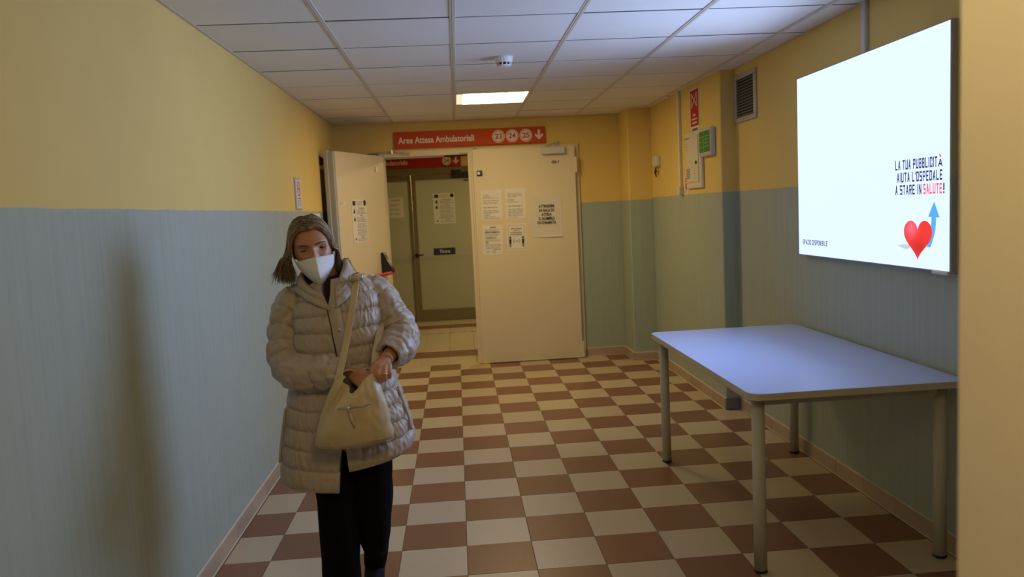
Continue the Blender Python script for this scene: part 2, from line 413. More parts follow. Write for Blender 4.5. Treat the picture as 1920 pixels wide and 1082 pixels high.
# --- skirting tiles
def skirting(name, segs, side):
    root = empty(name, segs[0][0], kind='structure')
    for (p, q) in segs:
        p, q = Vector(p), Vector(q); L_ = (q-p).length; d = (q-p).normalized(); n = Vector((0, 0, 1)).cross(d)*side
        k = max(1, int(round(L_/.3)))
        for i in range(k):
            xf = frame(p+d*(L_*i/k), d, (0, 0, 1)) if side < 0 else frame(p+d*(L_*(i+1)/k), -d, (0, 0, 1))
            mb = MB(xf); mb.box((.001, 0, 0), (L_/k-.001, .082, .011), .003); mb.build('skirting_tile', TILE_S, root)
        mb = MB(frame(p, d, (0, 0, 1)) if side < 0 else frame(q, -d, (0, 0, 1)))
        mb.box((0, .081, 0), (L_, .0875, .008), .002); mb.box((0, 0, 0), (L_, .004, .016), .001); mb.build('grout_line', CAULK, root)
    return root
skirting('baseboard_left', [((XL, YN, 0), (XL, -.93, 0))], -1)
skirting('baseboard_back', [((1.31, 0, 0), (1.72, 0, 0)), ((1.72, -.41, 0), (1.95, -.41, 0))], -1)
skirting('baseboard_right', [((XN, -2.43, 0), (XN, -.41, 0)), ((1.72, -.41, 0), (1.72, 0, 0)), ((XR, YN, 0), (XR, -2.43, 0))], 1)
sk = empty('trim_3', (2.0, -2.43, 0), kind='structure'); mb = MB(FB(-2.43)); mb.box((1.94, 0, 0), (XR-.012, .086, .014), .004); mb.build('skirting_tile', mat('tile_dark_skirting', (.20, .19, .16), .4, var=.1), sk)

# --- near door jamb on the right, out of focus
jb = empty('trim_4', (.78, -7.2, 0), kind='structure')
mb = MB(); mb.box((.606, -7.62, 0), (.80, -7.20, ZC), .006); mb.build('jamb_board', BEIGE, jb)
mb = MB(); mb.box((.80, -7.29, 0), (XR, -7.205, ZC)); mb.build('wall_return', W_RIGHT, jb)

# ================================================================== doors
fr = empty('trim_1', (.3, 0, 0), kind='structure')
for nm, a, b in [('door_jamb', (-.70, -.035, 0), (-.645, .16, 2.17)), ('door_jamb', (1.245, -.028, 0), (1.30, .16, 2.17)), ('door_header', (-.70, -.03, 2.118), (1.30, .12, 2.178))]:
    mb = MB(); mb.box(a, b, .004); mb.build(nm, FRAME, fr)
mb = MB(); mb.box((-.645, .05, 2.108), (1.245, .10, 2.120), .003); mb.build('door_stop', FRAME, fr)

# right leaf (closed)
d1 = empty('door_1', (.74, -.06, 0), kind='structure'); d1['label'] = 'closed cream fire door leaf carrying six notices and number 061'
mb = MB(); mb.box((.228, -.09, .006), (1.252, -.03, 2.158), .004); mb.build('door_panel', DOOR, d1)
mb = MB(); mb.box((.182, -.066, .006), (.214, -.028, 2.150), .004); mb.box((.210, -.078, .006), (.230, -.03, 2.155), .003); mb.build('rebate_edge', DOOR, d1)
for z0, z1 in ((1.885, 2.045), (.012, .178)):
    mb = MB(); zz = [z0+(z1-z0)*k/3 for k in range(4)]
    for k in range(3): mb.cyl((1.262, -.092, zz[k]+.002), (1.262, -.092, zz[k+1]-.002), .012, 12)
    mb.box((1.240, -.097, z0+.02), (1.262, -.088, z1-.02), .002); mb.build('hinge', DOOR, d1)
mb = MB(FB(-.09)); mb.box((.918, 2.076, 0), (1.150, 2.146, .052), .006); cl = mb.build('door_closer', GREYP, d1)
mb = MB(FB(-.09)); mb.box((.955, 2.146, .012), (.985, 2.160, .040), .003); mb.cyl((.97, 2.158, .026), (1.10, 2.196, .0), .006, 8)
mb.cyl((1.10, 2.196, .0), (1.085, 2.168, -.05), .006, 8); mb.box((1.06, 2.160, -.06), (1.11, 2.176, -.03), .003); mb.build('closer_arm', STEEL, cl)
mb = MB(FB(-.09)); mb.box((.266, 1.893, 0), (.320, 1.945, .016), .003); lk = mb.build('lock', BLACKP, d1)
mb = MB(FB(-.09)); mb.cyl((.283, 1.92, .01), (.283, 1.92, .028), .015, 14); mb.build('lock_cylinder', STEEL, lk)
mb = MB(FB(-.09)); mb.text('061', 1.013, 1.984, .0012, .030, .072, bold=.03, shear=.22); mb.build('door_number', INK, d1)

# left leaf (open towards the camera)
hd = Vector((-.335, -.91, 0)).normalized()
XFL = frame((-.65, -.06, 0), -hd, (0, 0, 1))                      # u runs from the free edge to the hinge (u = -distance)
d2 = empty('door_2', (-.65, -.06, 0), kind='structure'); d2['label'] = 'cream fire door leaf standing open with red push bar'
mb = MB(XFL); mb.box((-.97, .006, -.06), (-.004, 2.130, 0), .004); mb.build('door_panel', DOOR, d2)
mb = MB(XFL); mb.box((-.986, .006, -.10), (-.965, 2.125, -.012), .004); mb.box((-1.0, .006, -.10), (-.95, 2.14, -.062), .004); mb.build('rebate_edge', DOOR_EDGE, d2)
mb = MB(XFL); mb.box((-.06, .02, -.07), (-.002, 2.12, -.058), .002); mb.cyl((.004, .10, -.01), (.004, .26, -.01), .012, 10); mb.cyl((.004, 1.90, -.01), (.004, 2.06, -.01), .012, 10); mb.build('hinge', DOOR, d2)
def xf2(u, v, h): return XFL(Vector((u, v, h)))
for u in (-.165, -.925):
    mb = MB(XFL); R = crom([(u, .955, .006), (u, .985, .11), (u, 1.05, .105), (u, 1.12, .06), (u, 1.185, .03), (u, 1.19, .004)], 16)
    G = [[(p[0]+dx, p[1], p[2]) for p in R] for dx in (-.028, -.022, .022, .028)]
    mb.grid(G); 
    for g in (G[0], G[-1]): mb.poly(g)
    mb.box((u-.026, .96, 0), (u+.026, 1.188, .022), .004)
    bx = mb.build('push_bar_housing', BLACKP, d2)
mb = MB(XFL); mb.tube([(-.90, .990, .095), (-.60, .990, .100), (-.30, .990, .100), (-.12, .992, .098)], .017, 12); mb.build('push_bar', REDP, d2)
mb = MB(XFL); mb.box((-.195, 1.97, 0), (-.165, 2.02, .012), .002); mb.build('latch_plate', STEEL, d2)
mb = MB(XFL); mb.box((-.955, 1.655, 0), (-.835, 1.690, .003), .001); lp = mb.build('door_plate', PAPER, d2)
mb = MB(XFL); mb.lines(-.95, -.88, 1.66, 1.685, 2, .004, 3, word=.02); mb.build('lettering', INK_G, lp)
# closer arm of the left leaf, on the header
mb = MB(FB(-.035)); mb.box((-.93, 2.145, .0), (-.86, 2.165, .02), .003); mb.cyl((-.88, 2.15, .03), (-.56, 2.168, .03), .006, 8)
mb.cyl((-.56, 2.168, .03), (-.42, 2.148, .015), .006, 8); mb.cyl((-.56, 2.15, .03), (-.56, 2.185, .03), .009, 8); mb.box((-.46, 2.135, 0), (-.39, 2.155, .02), .003); mb.build('closer_arm', STEEL, fr)
mb = MB(FB(-.03)); mb.box((.105, 2.128, 0), (.205, 2.150, .025), .003); mb.cyl((.19, 2.14, .02), (.28, 2.182, .03), .005, 8); mb.build('closer_arm', FRAME, fr)
mb = MB(); mb.box((-.05, .02, 2.104), (.22, .045, 2.119), .003); mb.build('closer_rail', BLACKP, fr)

# yellow tape at the foot of the leaf
mb = MB(); mb.box((.10, -.10, .0003), (.26, -.055, .0016)); mb.box((.20, -.15, .0003), (.30, -.085, .0018))
tag(mb.build('floor_tape', TAPE), 'worn scrap of yellow tape on the floor at the door foot', 'tape')

# glass door beyond
YG = 3.42
d3 = empty('door_3', (-.57, YG, 0), kind='structure'); d3['label'] = 'bronze framed double glass door with frosted panes in the lobby'
mb = MB(FB(YG)); mb.box((-1.62, 2.105, -.10), (.95, 2.20, .03), .004); mb.build('door_header', BRONZE, d3)
for u0, u1 in ((-1.62, -1.56), (.89, .95)):
    mb = MB(FB(YG)); mb.box((u0, 0, -.10), (u1, 2.11, .03), .004); mb.build('door_jamb', BRONZE, d3)
for k, (g0, g1, f0, f1) in enumerate([(-1.47, -.612, -1.555, -.578), (-.515, .80, -.572, .885)]):
    zb, zt = (.08, 2.025) if k == 0 else (.170, 2.032)
    mb = MB(FB(YG)); mb.box((f0, .008, -.05), (g0, 2.10, .022), .004); mb.box((g1, .008, -.05), (f1, 2.10, .022), .004)
    mb.box((g0, zt, -.05), (g1, 2.10, .020), .004); mb.box((g0, .008, -.05), (g1, zb, .020), .004); lf = mb.build('door_leaf_frame', BRONZE, d3)
    mb = MB(FB(YG)); mb.box((g0-.01, zb-.01, -.012), (g1+.01, zt+.01, -.004)); mb.build('glass_pane', FROST, lf)
    mb = MB(FB(YG)); mb.box((g0-.01, .925, -.06), (g1+.01, .955, -.03)); mb.build('push_rail', BRONZE, lf)
mb = MB(FB(YG)); mb.cyl((-.548, .962, .02), (-.548, .962, .055), .028, 16); mb.cyl((-.548, .962, .055), (-.455, .966, .06), .010, 10); mb.build('door_handle', BLACKP, d3)
mb = MB(FB(YG)); mb.box((.01, 2.035, .02), (.245, 2.115, .07), .006); mb.box((.01, 2.125, .02), (.14, 2.15, .05), .004); mb.build('door_closer', BLACKP, d3)
mb = MB(FB(YG)); mb.text('061', .175, 1.985, .004, .030, .085, bold=.03); mb.build('door_number', INK, d3)
mb = MB(FB(YG)); mb.box((-.307, .952, -.004), (.003, 1.048, .004)); nl = tag(mb.build('door_label', NAVY), 'small navy label reading Tirare on the frosted glass door', 'label')
mb = MB(FB(YG)); mb.text('Tirare', -.150, .978, .0055, .048, .150, 'c', .02); mb.build('lettering', SIGN_W, nl)

# ================================================================== signs and notices
def arrow_down(mb, u, v, h, s):
    mb.rect(u-.13*s, u+.13*s, v-.35*s, v+.5*s, h)
    for q in (-1, 1):
        P = [(u, v-.56*s, h), (u, v-.26*s, h), (u+q*.40*s, v+.12*s, h), (u+q*.46*s, v-.10*s, h)]; P = [(a_, b_, h+.0004+.0002*q) for a_, b_, c_ in P]
        mb.poly(P if q < 0 else P[::-1])
def number_disc(root, xf, u, v, r, num, mred):
    mb = MB(xf); mb.disc((u, v, .0012), r, 32); dsc = mb.build('number_disc', SIGN_W, root)
    mb = MB(xf); mb.disc((u, v, .0022), r*.88, 32, r*.80); mb.text(num, u, v-.36*r, .0022, .78*r, 1.1*r, 'c', .03); mb.build('number', mred, dsc)

sg = tag(empty('direction_sign', (.22, -.03, 2.197), 'long orange-red sign reading Aree Attesa Ambulatoriali above the cream doors', 'sign'))
F1 = FB(-.034)
mb = MB(); mb.box((-.532, -.034, 2.198), (.972, -.002, 2.360), .002); mb.build('board', SIGN_O, sg)
mb = MB(F1); mb.text('Aree Attesa Ambulatoriali', -.492, 2.247, .0015, .062, .750, 'l', .022); mb.build('lettering', SIGN_W, sg)
for u, t in ((.502, '23'), (.639, '24'), (.777, '25')): number_disc(sg, F1, u, 2.279, .0635, t, SIGN_O)
mb = MB(F1); arrow_down(mb, .908, 2.283, .0015, .092); mb.build('arrow', SIGN_W, sg)
sg2 = tag(empty('direction_sign', (-.6, 3.39, 2.2), 'red sign with shade in its colour above the glass door seen through the open doorway', 'sign'))
F2 = FB(3.386)
mb = MB(); mb.box((-1.55, 3.386, 2.203), (.150, 3.42, 2.362), .002); mb.build('board', SIGN_R, sg2)  # deeper red mixes the lobby's shade into the sign colour
mb = MB(F2); mb.text('Area Attesa Ambulatoriale', -1.40, 2.252, .0015, .062, .797, 'l', .022); mb.build('lettering', SIGN_W, sg2)
number_disc(sg2, F2, -.052, 2.284, .0635, '24', SIGN_R)
mb = MB(F2); arrow_down(mb, .078, 2.286, .0015, .092); mb.build('arrow', SIGN_W, sg2)

def notice(label, xf, u0, u1, v0, v1, h=.0025, m_=PAPER, group=None, loc=None, name='paper_notice', tilt=0.0):
    c = xf(Vector(((u0+u1)/2, v0, 0)))
    r = empty(name, c, label, 'notice', group)
    if tilt:
        cu, cv = (u0+u1)/2, (v0+v1)/2; ca, sa = math.cos(tilt), math.sin(tilt); base = xf
        xf = lambda p: base(Vector((cu+(p[0]-cu)*ca-(p[1]-cv)*sa, cv+(p[0]-cu)*sa+(p[1]-cv)*ca, p[2])))
    mb = MB(xf)
    if m_ is SLEEVE:
        n = 14; G = [[(u0+(u1-u0)*i/n, v0+(v1-v0)*j/n, .004+.004*noise.noise(Vector((i*.55, j*.5, 3)))+(.006 if j == 0 and i > 4 else 0)) for i in range(n+1)] for j in range(n+1)]
        mb.smooth = True; mb.grid(G); mb.build('sheet', m_, r)
    else:
        mb.box((u0, v0, 0), (u1, v1, h)); mb.build('sheet', m_, r)
    return r, xf
FD = FB(-.0902)
for (u0, u1, v0, v1, lab, sd) in [(.292, .500, 1.455, 1.752, 'white typed notice at the upper left of the closed cream door', 11), (.536, .736, 1.457, 1.756, 'white typed notice right of another like it, upper middle of the closed door', 12)]:
    r, xf = notice(lab, FD, u0, u1, v0, v1, tilt=-.012)
    mb = MB(xf)
    for a, b, n in ((.80, .92, 4), (.62, .73, 3), (.47, .52, 1), (.32, .40, 2), (.12, .29, 4)):
        mb.lines(u0+.022, u1-.024, v0+a*(v1-v0)-.03, v0+b*(v1-v0)-.02, n, .0035, sd+n, .36, .6)
    mb.build('lettering', INK_G, r)
r, xf = notice('typed notice headed AVVISO, lower left of the papers on the closed door', FD, .292, .491, 1.106, 1.405, tilt=-.02)
mb = MB(xf); mb.text('AVVISO', .395, 1.372, .0035, .013, .062, 'c', .04); mb.text('APPUNTAMENTO', .312, 1.322, .0035, .015, .150, 'l', .04); mb.text('CON IMPEGNATIVA', .318, 1.268, .0035, .013, .11, 'l', .04); mb.text('NON', .318, 1.222, .0035, .011, .028, 'l', .05)
mb.build('heading', INK, r)
mb = MB(xf); mb.lines(.312, .462, 1.34, 1.362, 2, .0035, 4, .4, .3); mb.lines(.312, .470, 1.286, 1.316, 2, .0035, 5, .4, .2); mb.lines(.318, .474, 1.236, 1.262, 2, .0035, 6, .4, .2); mb.lines(.318, .474, 1.162, 1.214, 4, .0035, 7, .4, .1); mb.disc((.40, 1.135, .0035), .016, 16, .011); mb.lines(.32, .37, 1.128, 1.142, 1, .0035, 3); mb.build('lettering', INK_G, r)
mb = MB(xf); mb.lines(.40, .474, 1.152, 1.162, 1, .0038, 8, .5, .1); mb.build('red_lettering', INK_R, r)
r, xf = notice('distance-keeping notice with two black figures and arrows on the closed door', FD, .532, .729, 1.135, 1.408, tilt=-.01)
mb = MB(xf); q = .0035
for a, b, c, d in ((.548, .712, 1.388, 1.390), (.548, .712, 1.150, 1.152), (.548, .550, 1.15, 1.39), (.710, .712, 1.15, 1.39)): mb.rect(a, b, c, d, q)
mb.text('MANTENERE', .630, 1.350, q, .011, .105, 'c', .03); mb.text('LA DISTANZA', .630, 1.310, q, .011, .115, 'c', .03); mb.text('DI SICUREZZA', .630, 1.290, q, .011, .120, 'c', .03)
mb.text('1 metro', .629, 1.226, q, .009, .040, 'c', .05)
for u in (.566, .694):
    mb.disc((u, 1.266, q), .011, 14); mb.poly([(u-.012, 1.252, q), (u-.010, 1.205, q), (u+.010, 1.205, q), (u+.012, 1.252, q)]); mb.rect(u-.007, u-.001, 1.172, 1.206, q); mb.rect(u+.001, u+.007, 1.172, 1.206, q)
for sx, u in ((-1, .598), (1, .662)):
    for s2 in (-1, 1):
        P = [(u, 1.230, q), (u-sx*.012, 1.230+s2*.018, q), (u-sx*.008, 1.230+s2*.020, q), (u+sx*.004, 1.230, q)]
        mb.poly(P if sx*s2 < 0 else P[::-1])
mb.build('pictogram', INK, r)
mb = MB(xf); mb.text('ALMENO', .630, 1.330, q, .011, .070, 'c', .03); mb.build('red_lettering', INK_R, r)
r, xf = notice('crinkled plastic-sleeved notice reading ATTENDERE IN SALA DI ATTESA on the closed door', FD, .797, 1.097, 1.254, 1.670, m_=SLEEVE, tilt=-.004)
mb = MB(xf)
for k, (t, wd) in enumerate((('ATTENDERE', .158), ('IN SALA DI', .148), ('ATTESA', .103), ('IL NUMERO', .160), ('DI CHIAMATA', .185))): mb.text(t, .942, 1.552-.041*k, .0130, .027, wd, 'c', .022)
mb.build('lettering', INK, r)

def door_notice(lab, XF, u0, u1, v0, v1):
    r, xf = notice(lab, XF, u0, u1, v0, v1); W, H = u1-u0, v1-v0; U = lambda t: u0+W*t; Vv = lambda t: v0+H*t
    mb = MB(xf); q = .0035
    mb.rect(U(.06), U(.25), Vv(.86), Vv(.965), q); mb.rect(U(.80), U(.95), Vv(.86), Vv(.90), q); mb.disc((U(.875), Vv(.92), q), .028*W/.3, 12)
    for t in (.73, .55):
        mb.disc((U(.15), Vv(t+.035), q), .030*W, 10); mb.poly([(U(.09), Vv(t-.05), q), (U(.22), Vv(t-.05), q), (U(.19), Vv(t+.02), q), (U(.11), Vv(t+.01), q)])
    mb.rect(U(.12), U(.19), Vv(.06), Vv(.11), q)
    mb.text('ATTENZIONE', U(.62), Vv(.785), q, .020*H, W*.42, 'c', .05); mb.text('INFO', U(.62), Vv(.615), q, .020*H, W*.2, 'c', .05); mb.text('GRAZIE', U(.62), Vv(.115), q, .018*H, W*.22, 'c', .05)
    mb.build('pictogram', INK, r)
    mb = MB(xf); mb.lines(U(.30), U(.74), Vv(.86), Vv(.965), 5, q, 3, .4, .3, .05)
    for a, b, n in ((.65, .77, 4), (.47, .60, 4), (.34, .45, 4), (.15, .32, 6), (.03, .10, 2)): mb.lines(U(.30), U(.95), Vv(a), Vv(b), n, q, n+5, .45, .25, .05)
    mb.build('lettering', INK_G, r)
door_notice('tall printed notice with small pictograms on the open door leaf', frame(XFL(Vector((0, 0, .001))), -hd, (0, 0, 1)), -.732, -.436, 1.312, 1.708)
door_notice('printed notice with pictograms on the larger frosted glass pane', FB(YG+.004), -.275, .032, 1.398, 1.828)
r, xf = notice('faint cream notice on the narrow left frosted pane beyond the doorway', FB(YG+.004), -.935, -.700, 1.512, 1.796)
mb = MB(xf); mb.text('AVVISO', -.81, 1.75, .0035, .018, .14, 'c', .04)
for v, n in ((1.69, 2), (1.63, 2), (1.57, 2)): mb.lines(-.90, -.74, v-.018, v+.018, n, .0035, int(v*100), .4, .5)
mb.build('lettering', INK_G, r)

# left wall: no smoking sign, small label
ns = tag(empty('no_smoking_sign', (XL, -2.03, 1.626), 'small framed white no-smoking sign on the yellow left wall', 'sign'))
mb = MB(FL(XL)); mb.box((-2.125, 1.622, 0), (-1.925, 1.856, .010), .002); mb.build('sign_frame', GREYM, ns)
mb = MB(FL(XL)); mb.box((-2.115, 1.632, .009), (-1.935, 1.846, .0125)); mb.build('panel', WHITEP, ns)
mb = MB(FL(XL)); mb.disc((-2.025, 1.775, .0135), .055, 28, .044); mb.poly([(-2.062, 1.806, .0137), (-2.056, 1.812, .0137), (-1.988, 1.744, .0137), (-1.994, 1.738, .0137)]); mb.rect(-2.07, -1.98, 1.700, 1.710, .0135); mb.build('prohibition_ring', INK_R, ns)
mb = MB(FL(XL)); mb.rect(-2.062, -1.992, 1.768, 1.780, .0133); mb.lines(-2.09, -1.96, 1.645, 1.692, 5, .0133, 4, .4, .1, .02); mb.build('pictogram', INK_G, ns)
mb = MB(FL(XL)); mb.box((-1.42, 1.545, 0), (-1.15, 1.590, .012), .002); tag(mb.build('wall_label', PAPER), 'small blank white label on the left wall near the open door', 'label')

# ================================================================== advertising light box
lb = tag(empty('light_box', (XR, -4.27, 1.2), 'large glowing white advertising light box on the right wall', 'light box'))
FX = FR(2.020)
mb = MB(); mb.box((2.0215, -4.985, 1.200), (XR-.001, -3.550, 2.210), .004); mb.build('housing', GREYM, lb)
mb = MB(FX); mb.box((3.556, 1.206, -.004), (4.979, 2.204, 0)); mb.build('lit_panel', SCREEN, lb)
q = .0020
GL = dict(A='0,0,.5,1 .5,1,1,0 .22,.3,.78,.3', B='0,0,0,1 0,0,.8,0 0,.52,.8,.52 0,1,.8,1 .95,.06,.95,.46 .95,.58,.95,.94', C='0,.05,0,.95 .08,0,.92,0 .08,1,.92,1 1,.05,1,.3 1,.7,1,.95',
          D='0,0,0,1 0,0,.8,0 0,1,.8,1 1,.08,1,.92', E='0,0,0,1 0,0,.95,0 0,.5,.8,.5 0,1,.95,1', I='.5,0,.5,1', L='0,0,0,1 0,0,.95,0', N='0,0,0,1 1,0,1,1 0,1,1,0', O='0,.05,0,.95 1,.05,1,.95 .08,0,.92,0 .08,1,.92,1',
          P='0,0,0,1 0,1,.85,1 0,.46,.85,.46 1,.52,1,.94', R='0,0,0,1 0,1,.85,1 0,.48,.85,.48 1,.54,1,.94 .5,.48,1,0', S='.05,0,.92,0 1,.06,1,.44 .08,.5,.92,.5 0,.56,0,.94 .08,1,.95,1', T='.5,0,.5,1 0,1,1,1', U='0,.05,0,1 1,.05,1,1 .08,0,.92,0', Z='0,0,1,0 0,1,1,1 0,0,1,1')
def condensed(mb, t, u0, u1, v, H, vw, hw, h):
    """tall condensed stroke lettering"""
    adv = [dict([(' ', .55), ('I', .45), ("'", .35)]).get(c, 1.0) for c in t]; k = (u1-u0)/(sum(adv)-.22); u = u0
    for c, a in zip(t, adv):
        gw = k*(a-.22)
        if c == "'": mb.rect(u, u+vw, v+H*.68, v+H, h)
        elif c != ' ':
            for sg_ in GL[c].split():
                x0, y0, x1, y1 = map(float, sg_.split(',')); W_ = max(gw-vw, 0); ax, bx = u+x0*W_, u+x1*W_; ay, by = v+y0*(H-hw), v+y1*(H-hw)
                if y0 == y1: mb.rect(ax, bx+vw, ay, ay+hw, h)
                elif x0 == x1: mb.rect(ax, ax+vw, ay, by+hw, h)
                else:
                    P = [(ax, ay, h), (ax+vw, ay, h), (bx+vw, by+hw, h), (bx, by+hw, h)] if by > ay else [(bx, by, h), (bx+vw, by, h), (ax+vw, ay+hw, h), (ax, ay+hw, h)]
                    mb.poly(P)
        u += k*a
mb = MB(FX)
condensed(mb, 'LA TUA PUBBLICIT', 4.586, 4.900, 1.634, .043, .0052, .0075, q); condensed(mb, "AIUTA L'OSPEDALE", 4.599, 4.936, 1.579, .043, .0052, .0075, q)
condensed(mb, 'A STARE IN', 4.585, 4.788, 1.524, .043, .0052, .0075, q); condensed(mb, 'A', 4.906, 4.937, 1.634, .031, .0065, .0070, q)
mb.rect(4.941, 4.950, 1.537, 1.567, q); mb.rect(4.941, 4.950, 1.524, 1.532, q); mb.build('lettering', S_NAVY, lb)
mb = MB(FX); condensed(mb, 'SALUTE', 4.802, 4.934, 1.524, .043, .0052, .0075, q); mb.poly([(4.912, 1.684, q), (4.920, 1.671, q), (4.929, 1.671, q), (4.922, 1.686, q)]); mb.build('pink_lettering', S_PINK, lb)
mb = MB(FX); condensed(mb, 'SPAZIO DISPONIBILE', 3.612, 3.917, 1.265, .027, .0046, .0048, q); mb.build('caption', S_BLACK, lb)
mb = MB(FX)
A = crom([(4.842, 1.30), (4.862, 1.345), (4.874, 1.385), (4.878, 1.43)], 9); Wd = [.012, .014, .016, .017, .017, .017, .016, .016, .016]
mb.grid([[(A[i][0]-Wd[i], A[i][1], q) for i in range(9)], [(A[i][0]+Wd[i], A[i][1], q) for i in range(9)]])
mb.poly([(4.838, 1.428, q), (4.918, 1.425, q), (4.880, 1.492, q)]); mb.build('arrow', S_BLUE, lb)
mb = MB(FX); mb.poly([(4.60, 1.300, q*.6), (4.66, 1.283, q*.6), (4.70, 1.288, q*.6), (4.70, 1.305, q*.6), (4.65, 1.304, q*.6)]); mb.build('printed_shadow', S_SHADE, lb)
# heart outline -> fan with a tone attribute (artwork)
hp = []
for k in range(64):
    t = 2*math.pi*k/64; x = 16*math.sin(t)**3; y = 13*math.cos(t)-5*math.cos(2*t)-2*math.cos(3*t)-math.cos(4*t); hp.append((x/16, y/16))
mb = MB(FX); cx, cz = 4.762, 1.338; sx, sz = .106, .098
rings = [[(cx+f*x*sx, cz+f*y*sz*(1.0 if y > 0 else .95), q*1.5) for x, y in hp] for f in (1.0, .85, .65, .4, .15)]
mb.grid(rings, cv=True, cap1=True); ht = mb.build('heart', heart_mat(), lb)
al = ht.data.attributes.new('tone', 'FLOAT', 'POINT'); off = wloc(lb)
for i, v in enumerate(ht.data.vertices):
    u_, z_ = -(v.co.y+off.y), v.co.z+off.z; x_, y_ = (u_-cx)/sx, (z_-cz)/sz
    hl = math.exp(-(((x_+.45)/.38)**2+((y_-.42)/.40)**2)); low = math.exp(-(((x_-.1)/.5)**2+((y_+.45)/.35)**2))
    al.data[i].value = min(1, max(0, .5+.5*hl-.3*low))
mb = MB(FX); mb.box((4.86, 1.188, -.035), (4.97, 1.204, .002), .003); mb.build('clip', WHITEP, lb)

# ================================================================== right wall fittings
mb = MB(FR(XR)); mb.box((4.243, 2.21, 0), (4.283, ZC, .022), .004); tag(mb.build('cable_conduit', GREYP), 'short pale cable conduit running from the light box to the ceiling', 'conduit')
SLAT = mat('louvre_slat', (0.22, 0.20, 0.17), 0.5)
vg = tag(empty('vent_grille', (XR, -2.645, 2.07), 'square grey louvred vent grille high on the right wall', 'vent'))
g0, g1, h0, h1 = 2.442, 2.850, 2.072, 2.402
for a, b in (((g0, h0), (g1, h0+.034)), ((g0, h1-.034), (g1, h1)), ((g0, h0+.0345), (g0+.045, h1-.0345)), ((g1-.040, h0+.0345), (g1, h1-.0345))):
    mb = MB(FR(XR)); mb.box((a[0], a[1], 0), (b[0], b[1], .014), .003); mb.build('grille_frame', GREYM, vg)
mb = MB(FR(XR)); mb.box((g0+.03, h0+.03, 0), (g1-.03, h1-.03, .002)); mb.build('backing', DARK, vg)
for k in range(13):
    v = h0+.040+k*(h1-h0-.08)/12.5; mb = MB(FR(XR)); a = [(g0+.04, v, .013), (g0+.04, v+.009, .002), (g1-.036, v+.009, .002), (g1-.036, v, .013)]
    mb.grid([[a[0], a[3]], [a[1], a[2]]]); mb.grid([[(p[0], p[1]-.003, p[2]) for p in (a[3], a[0])], [(p[0], p[1]-.003, p[2]) for p in (a[2], a[1])]]); mb.poly([a[0], (a[0][0], a[0][1]-.003, .013), (a[3][0], a[3][1]-.003, .013), a[3]]); mb.build('slat', SLAT, vg)

FN = FR(XN)
c2 = tag(empty('cable_conduit', (XN, -1.44, 1.6), 'long cream cable conduit down the yellow wall beside the electrical panel', 'conduit'))
mb = MB(FN); mb.box((1.412, 1.63, 0), (1.452, ZC, .026), .004); mb.build('duct', CREAMP, c2)
mb = MB(FN); mb.box((1.400, 1.600, 0), (1.475, 1.668, .040), .004); mb.build('junction_box', CREAMP, c2)
fs = tag(empty('fire_sign', (XN, -1.83, 2.06), 'red pictogram sign above the electrical panel', 'sign'))
mb = MB(FN); mb.box((1.722, 2.060, 0), (1.948, 2.418, .003)); mb.build('panel', WHITEP, fs)
mb = MB(FN); mb.rect(1.732, 1.938, 2.128, 2.408, .0042); mb.build('red_field', SIGN_R, fs)
mb = MB(FN); q = .0052
def stroke(mb, a, b, w_, q):
    d = Vector((b[0]-a[0], b[1]-a[1])); d.normalize(); n_ = Vector((-d.y, d.x))*w_/2
    mb.q = getattr(mb, 'q', 0)+.0003; q += mb.q
    mb.poly([(a[0]-n_.x, a[1]-n_.y, q), (b[0]-n_.x, b[1]-n_.y, q), (b[0]+n_.x, b[1]+n_.y, q), (a[0]+n_.x, a[1]+n_.y, q)])
for a, b in (((1.765, 2.275), (1.905, 2.385)), ((1.765, 2.385), (1.905, 2.275)), ((1.765, 2.275), (1.765, 2.385)), ((1.905, 2.275), (1.905, 2.385))): stroke(mb, a, b, .011, q)
for k, wd in enumerate((.07, .14, .12)): mb.lines(1.835-wd/2, 1.835+wd/2, 2.205-.03*k, 2.222-.03*k, 1, q, 3+k, .8, 0, .06)
mb.build('pictogram', SIGN_W, fs)
mb = MB(FN); mb.text('COMANDO', 1.835, 2.094, q, .018, .15, 'c', .03); mb.text('POMPE', 1.835, 2.068, q, .018, .11, 'c', .03); mb.build('lettering', INK, fs)

ep = tag(empty('electrical_panel', (XN, -1.82, 1.64), 'tall white electrical panel with a small key lock on the yellow wall', 'electrical panel'))
mb = MB(FN); mb.box((1.640, 1.642, 0), (2.040, 2.086, .026), .006); mb.build('housing', CREAMP, ep)
mb = MB(FN); mb.box((1.668, 1.688, .024), (1.985, 2.054, .034), .004); pd = mb.build('panel_door', CREAMP, ep)
mb = MB(FN); mb.cyl((1.945, 1.840, .033), (1.945, 1.840, .042), .013, 12); mb.build('key_lock', BLACKP, pd)
mb = MB(FN); mb.lines(1.665, 1.79, 2.032, 2.048, 1, .037, 2, .8, .1); 
for k in range(3): mb.disc((1.715, 1.995-.022*k, .037), .006, 8); mb.rect(1.675, 1.695, 1.991-.022*k, 1.998-.022*k, .037)
for k in range(6): mb.rect(1.690, 1.775, 1.722+.014*k, 1.731+.014*k, .037)
mb.rect(1.86, 1.90, 1.778, 1.782, .037); mb.rect(1.87, 1.92, 1.755, 1.759, .037); mb.build('lettering', INK_G, pd)
mb = MB(FN); mb.disc((1.885, 1.722, .0375), .014, 12); mb.build('round_sticker', WHITEP, pd)
sb = tag(empty('emergency_box', (XN, -2.15, 1.87), 'grey wall box with a green front overlapping the tall electrical panel', 'safety box'))
GBX = .042
mb = MB(FN); mb.box((2.048, 1.872, 0), (2.322, 2.076, GBX), .007); mb.build('housing', GREYP, sb)
